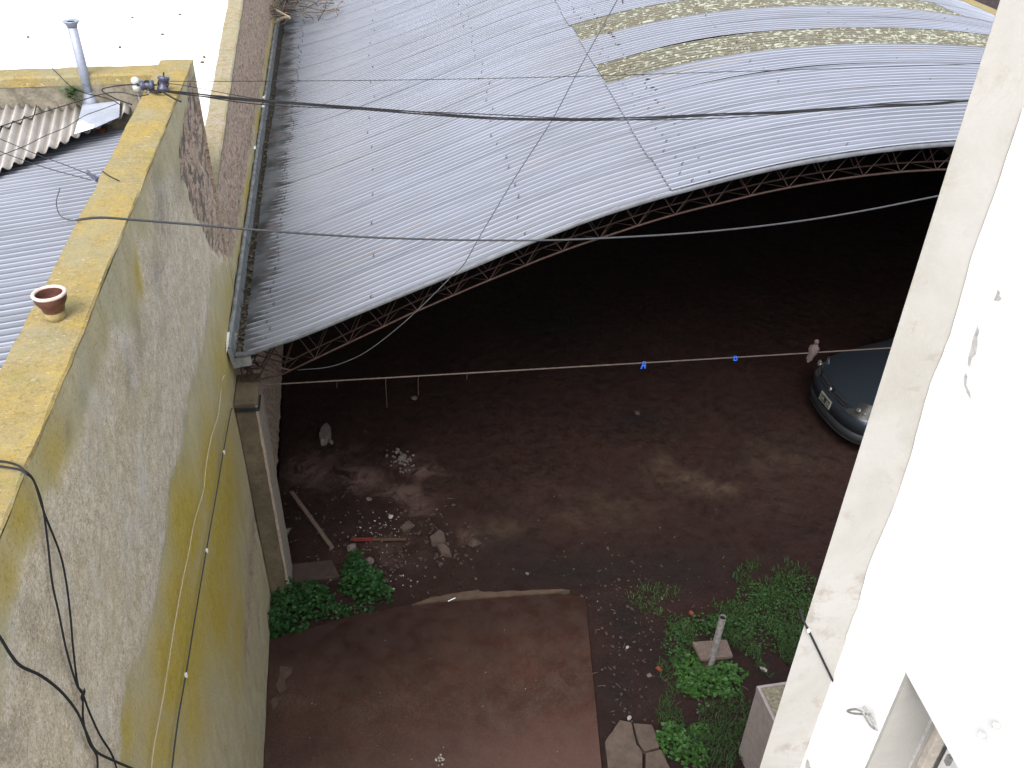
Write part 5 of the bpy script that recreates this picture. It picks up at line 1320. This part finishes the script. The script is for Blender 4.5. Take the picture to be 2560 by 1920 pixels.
# headlights (swept corner units)
for sg in (-1, 1):
    P = np.zeros((10, 5, 3))
    for i, t_ in enumerate(np.linspace(0, 1, 10)):
        y = sg * (.42 + .31 * t_); x = nose(y) + .02 + .02 * t_
        h = .03 + .13 * math.sin(math.pi * min(1, (.1 + t_ * .75)))
        for j, k in enumerate(np.linspace(0, 1, 5)): P[i, j] = cw_(x + k * .16 - .035, y, .585 + k * (h + .03))
    grid('headlight', P if sg < 0 else P[::-1], MATS['lens'], car)
    for (yy, r, zz) in ((.575, .033, .66), (.645, .026, .65)):
        m = MB(); c = cw_(nose(yy) + .035, sg * yy, zz + .03); m.tube([np.array(c), np.array(c) + [-.012, 0, .012]], [r, r * .8], 12); m.build('lamp', MATS['chrome'], car)
    P = np.zeros((10, 3, 3))
    for i, t_ in enumerate(np.linspace(0, 1, 10)):
        y = sg * (.42 + .31 * t_); h = .03 + .13 * math.sin(math.pi * min(1, (.1 + t_ * .75)))
        for j, k in enumerate((0, .5, 1)): P[i, j] = cw_(nose(y) + .14 + k * .035, y, .605 + h + k * .004)
    grid('eyebrow', P, MATS['paint_lite'], car)
# plate
pl = empty('p', (0, 0, 0)); bpy.data.objects.remove(pl)
m = MB(); m.obox(cw_(-.078, -.15, .40), [0, .30, 0], [-.006, 0, 0], [.02, 0, .13]); pl = m.build('number_plate', MATS['plate'], car); bevel(pl, .003)
m = MB(); m.obox(cw_(-.0855, -.125, .422), [0, .25, 0], [-.001, 0, 0], [.013, 0, .085]); m.build('plate_field', MATS['plate_black'], pl)
def txt(s, size, parent):
    cu = bpy.data.curves.new('plate_text', 'FONT'); cu.body = s; cu.size = size; cu.align_x = 'CENTER'; cu.align_y = 'CENTER'; cu.extrude = .0006
    ob = bpy.data.objects.new('plate_text', cu); COL.objects.link(ob); ob.data.materials.append(MATS['plate'])
    ob.parent = parent; ob.location = Vector(cw_(-.0815 - .006, 0, .466)) - parent_loc(parent)
    ob.rotation_euler = Euler((R(81), 0, R(-90)), 'XYZ'); 
    dg = bpy.context.evaluated_depsgraph_get(); me = bpy.data.meshes.new_from_object(ob.evaluated_get(dg)); loc = ob.location.copy(); rot = ob.rotation_euler.copy()
    bpy.data.objects.remove(ob); me.materials.clear(); me.materials.append(MATS['plate'])
    ob = bpy.data.objects.new('plate_text', me); COL.objects.link(ob); ob.parent = parent; ob.location = loc; ob.rotation_euler = rot; return ob
txt('EJA  06', .088, pl)
# glass
def quad(name, pts, mat): m = MB(); m.add([cw_(*p) for p in pts], [tuple(range(len(pts)))]); return m.build(name, MATS[mat], car)
quad('windscreen', [(1.17, -.60, .985), (1.17, .60, .985), (1.72, .53, 1.365), (1.72, -.53, 1.365)], 'carglass')
for sg in (-1, 1):
    quad('side_window', [(1.5, sg * .80, .93), (2.3, sg * .80, .93), (2.3, sg * .64, 1.34), (1.85, sg * .64, 1.33)][::sg], 'carglass')
    quad('side_window', [(2.36, sg * .80, .93), (3.1, sg * .79, .95), (3.0, sg * .64, 1.33), (2.36, sg * .64, 1.34)][::sg], 'carglass')
    m = MB(); V, F = rock((0, 0, 0), .1, None, seed=4); mm = MB(); mm.tube([cw_(1.5, sg * .82, .96), cw_(1.48, sg * .90, .98), cw_(1.49, sg * .98, .98)], [.02, .055, .05], 10); mm.build('mirror', MATS['paint'], car, True)
    for xw_ in (.72, 3.05):
        m = MB(); c = np.array(cw_(xw_, sg * .70, .29)); m.tube([c + [0, -.0, 0], c + [0, sg * .02, 0], c + [0, sg * .13, 0], c + [0, sg * .15, 0]], [.25, .29, .29, .26], 24); wh = m.build('wheel', MATS['tyre'], car, True)
        m = MB(); m.tube([c + [0, sg * .14, 0], c + [0, sg * .156, 0]], [.19, .18], 20); m.build('rim', MATS['paint_lite'], wh)
quad('rear_window', [(3.24, .55, 1.30), (3.24, -.55, 1.30), (3.49, -.58, 1.12), (3.49, .58, 1.12)], 'carglass')
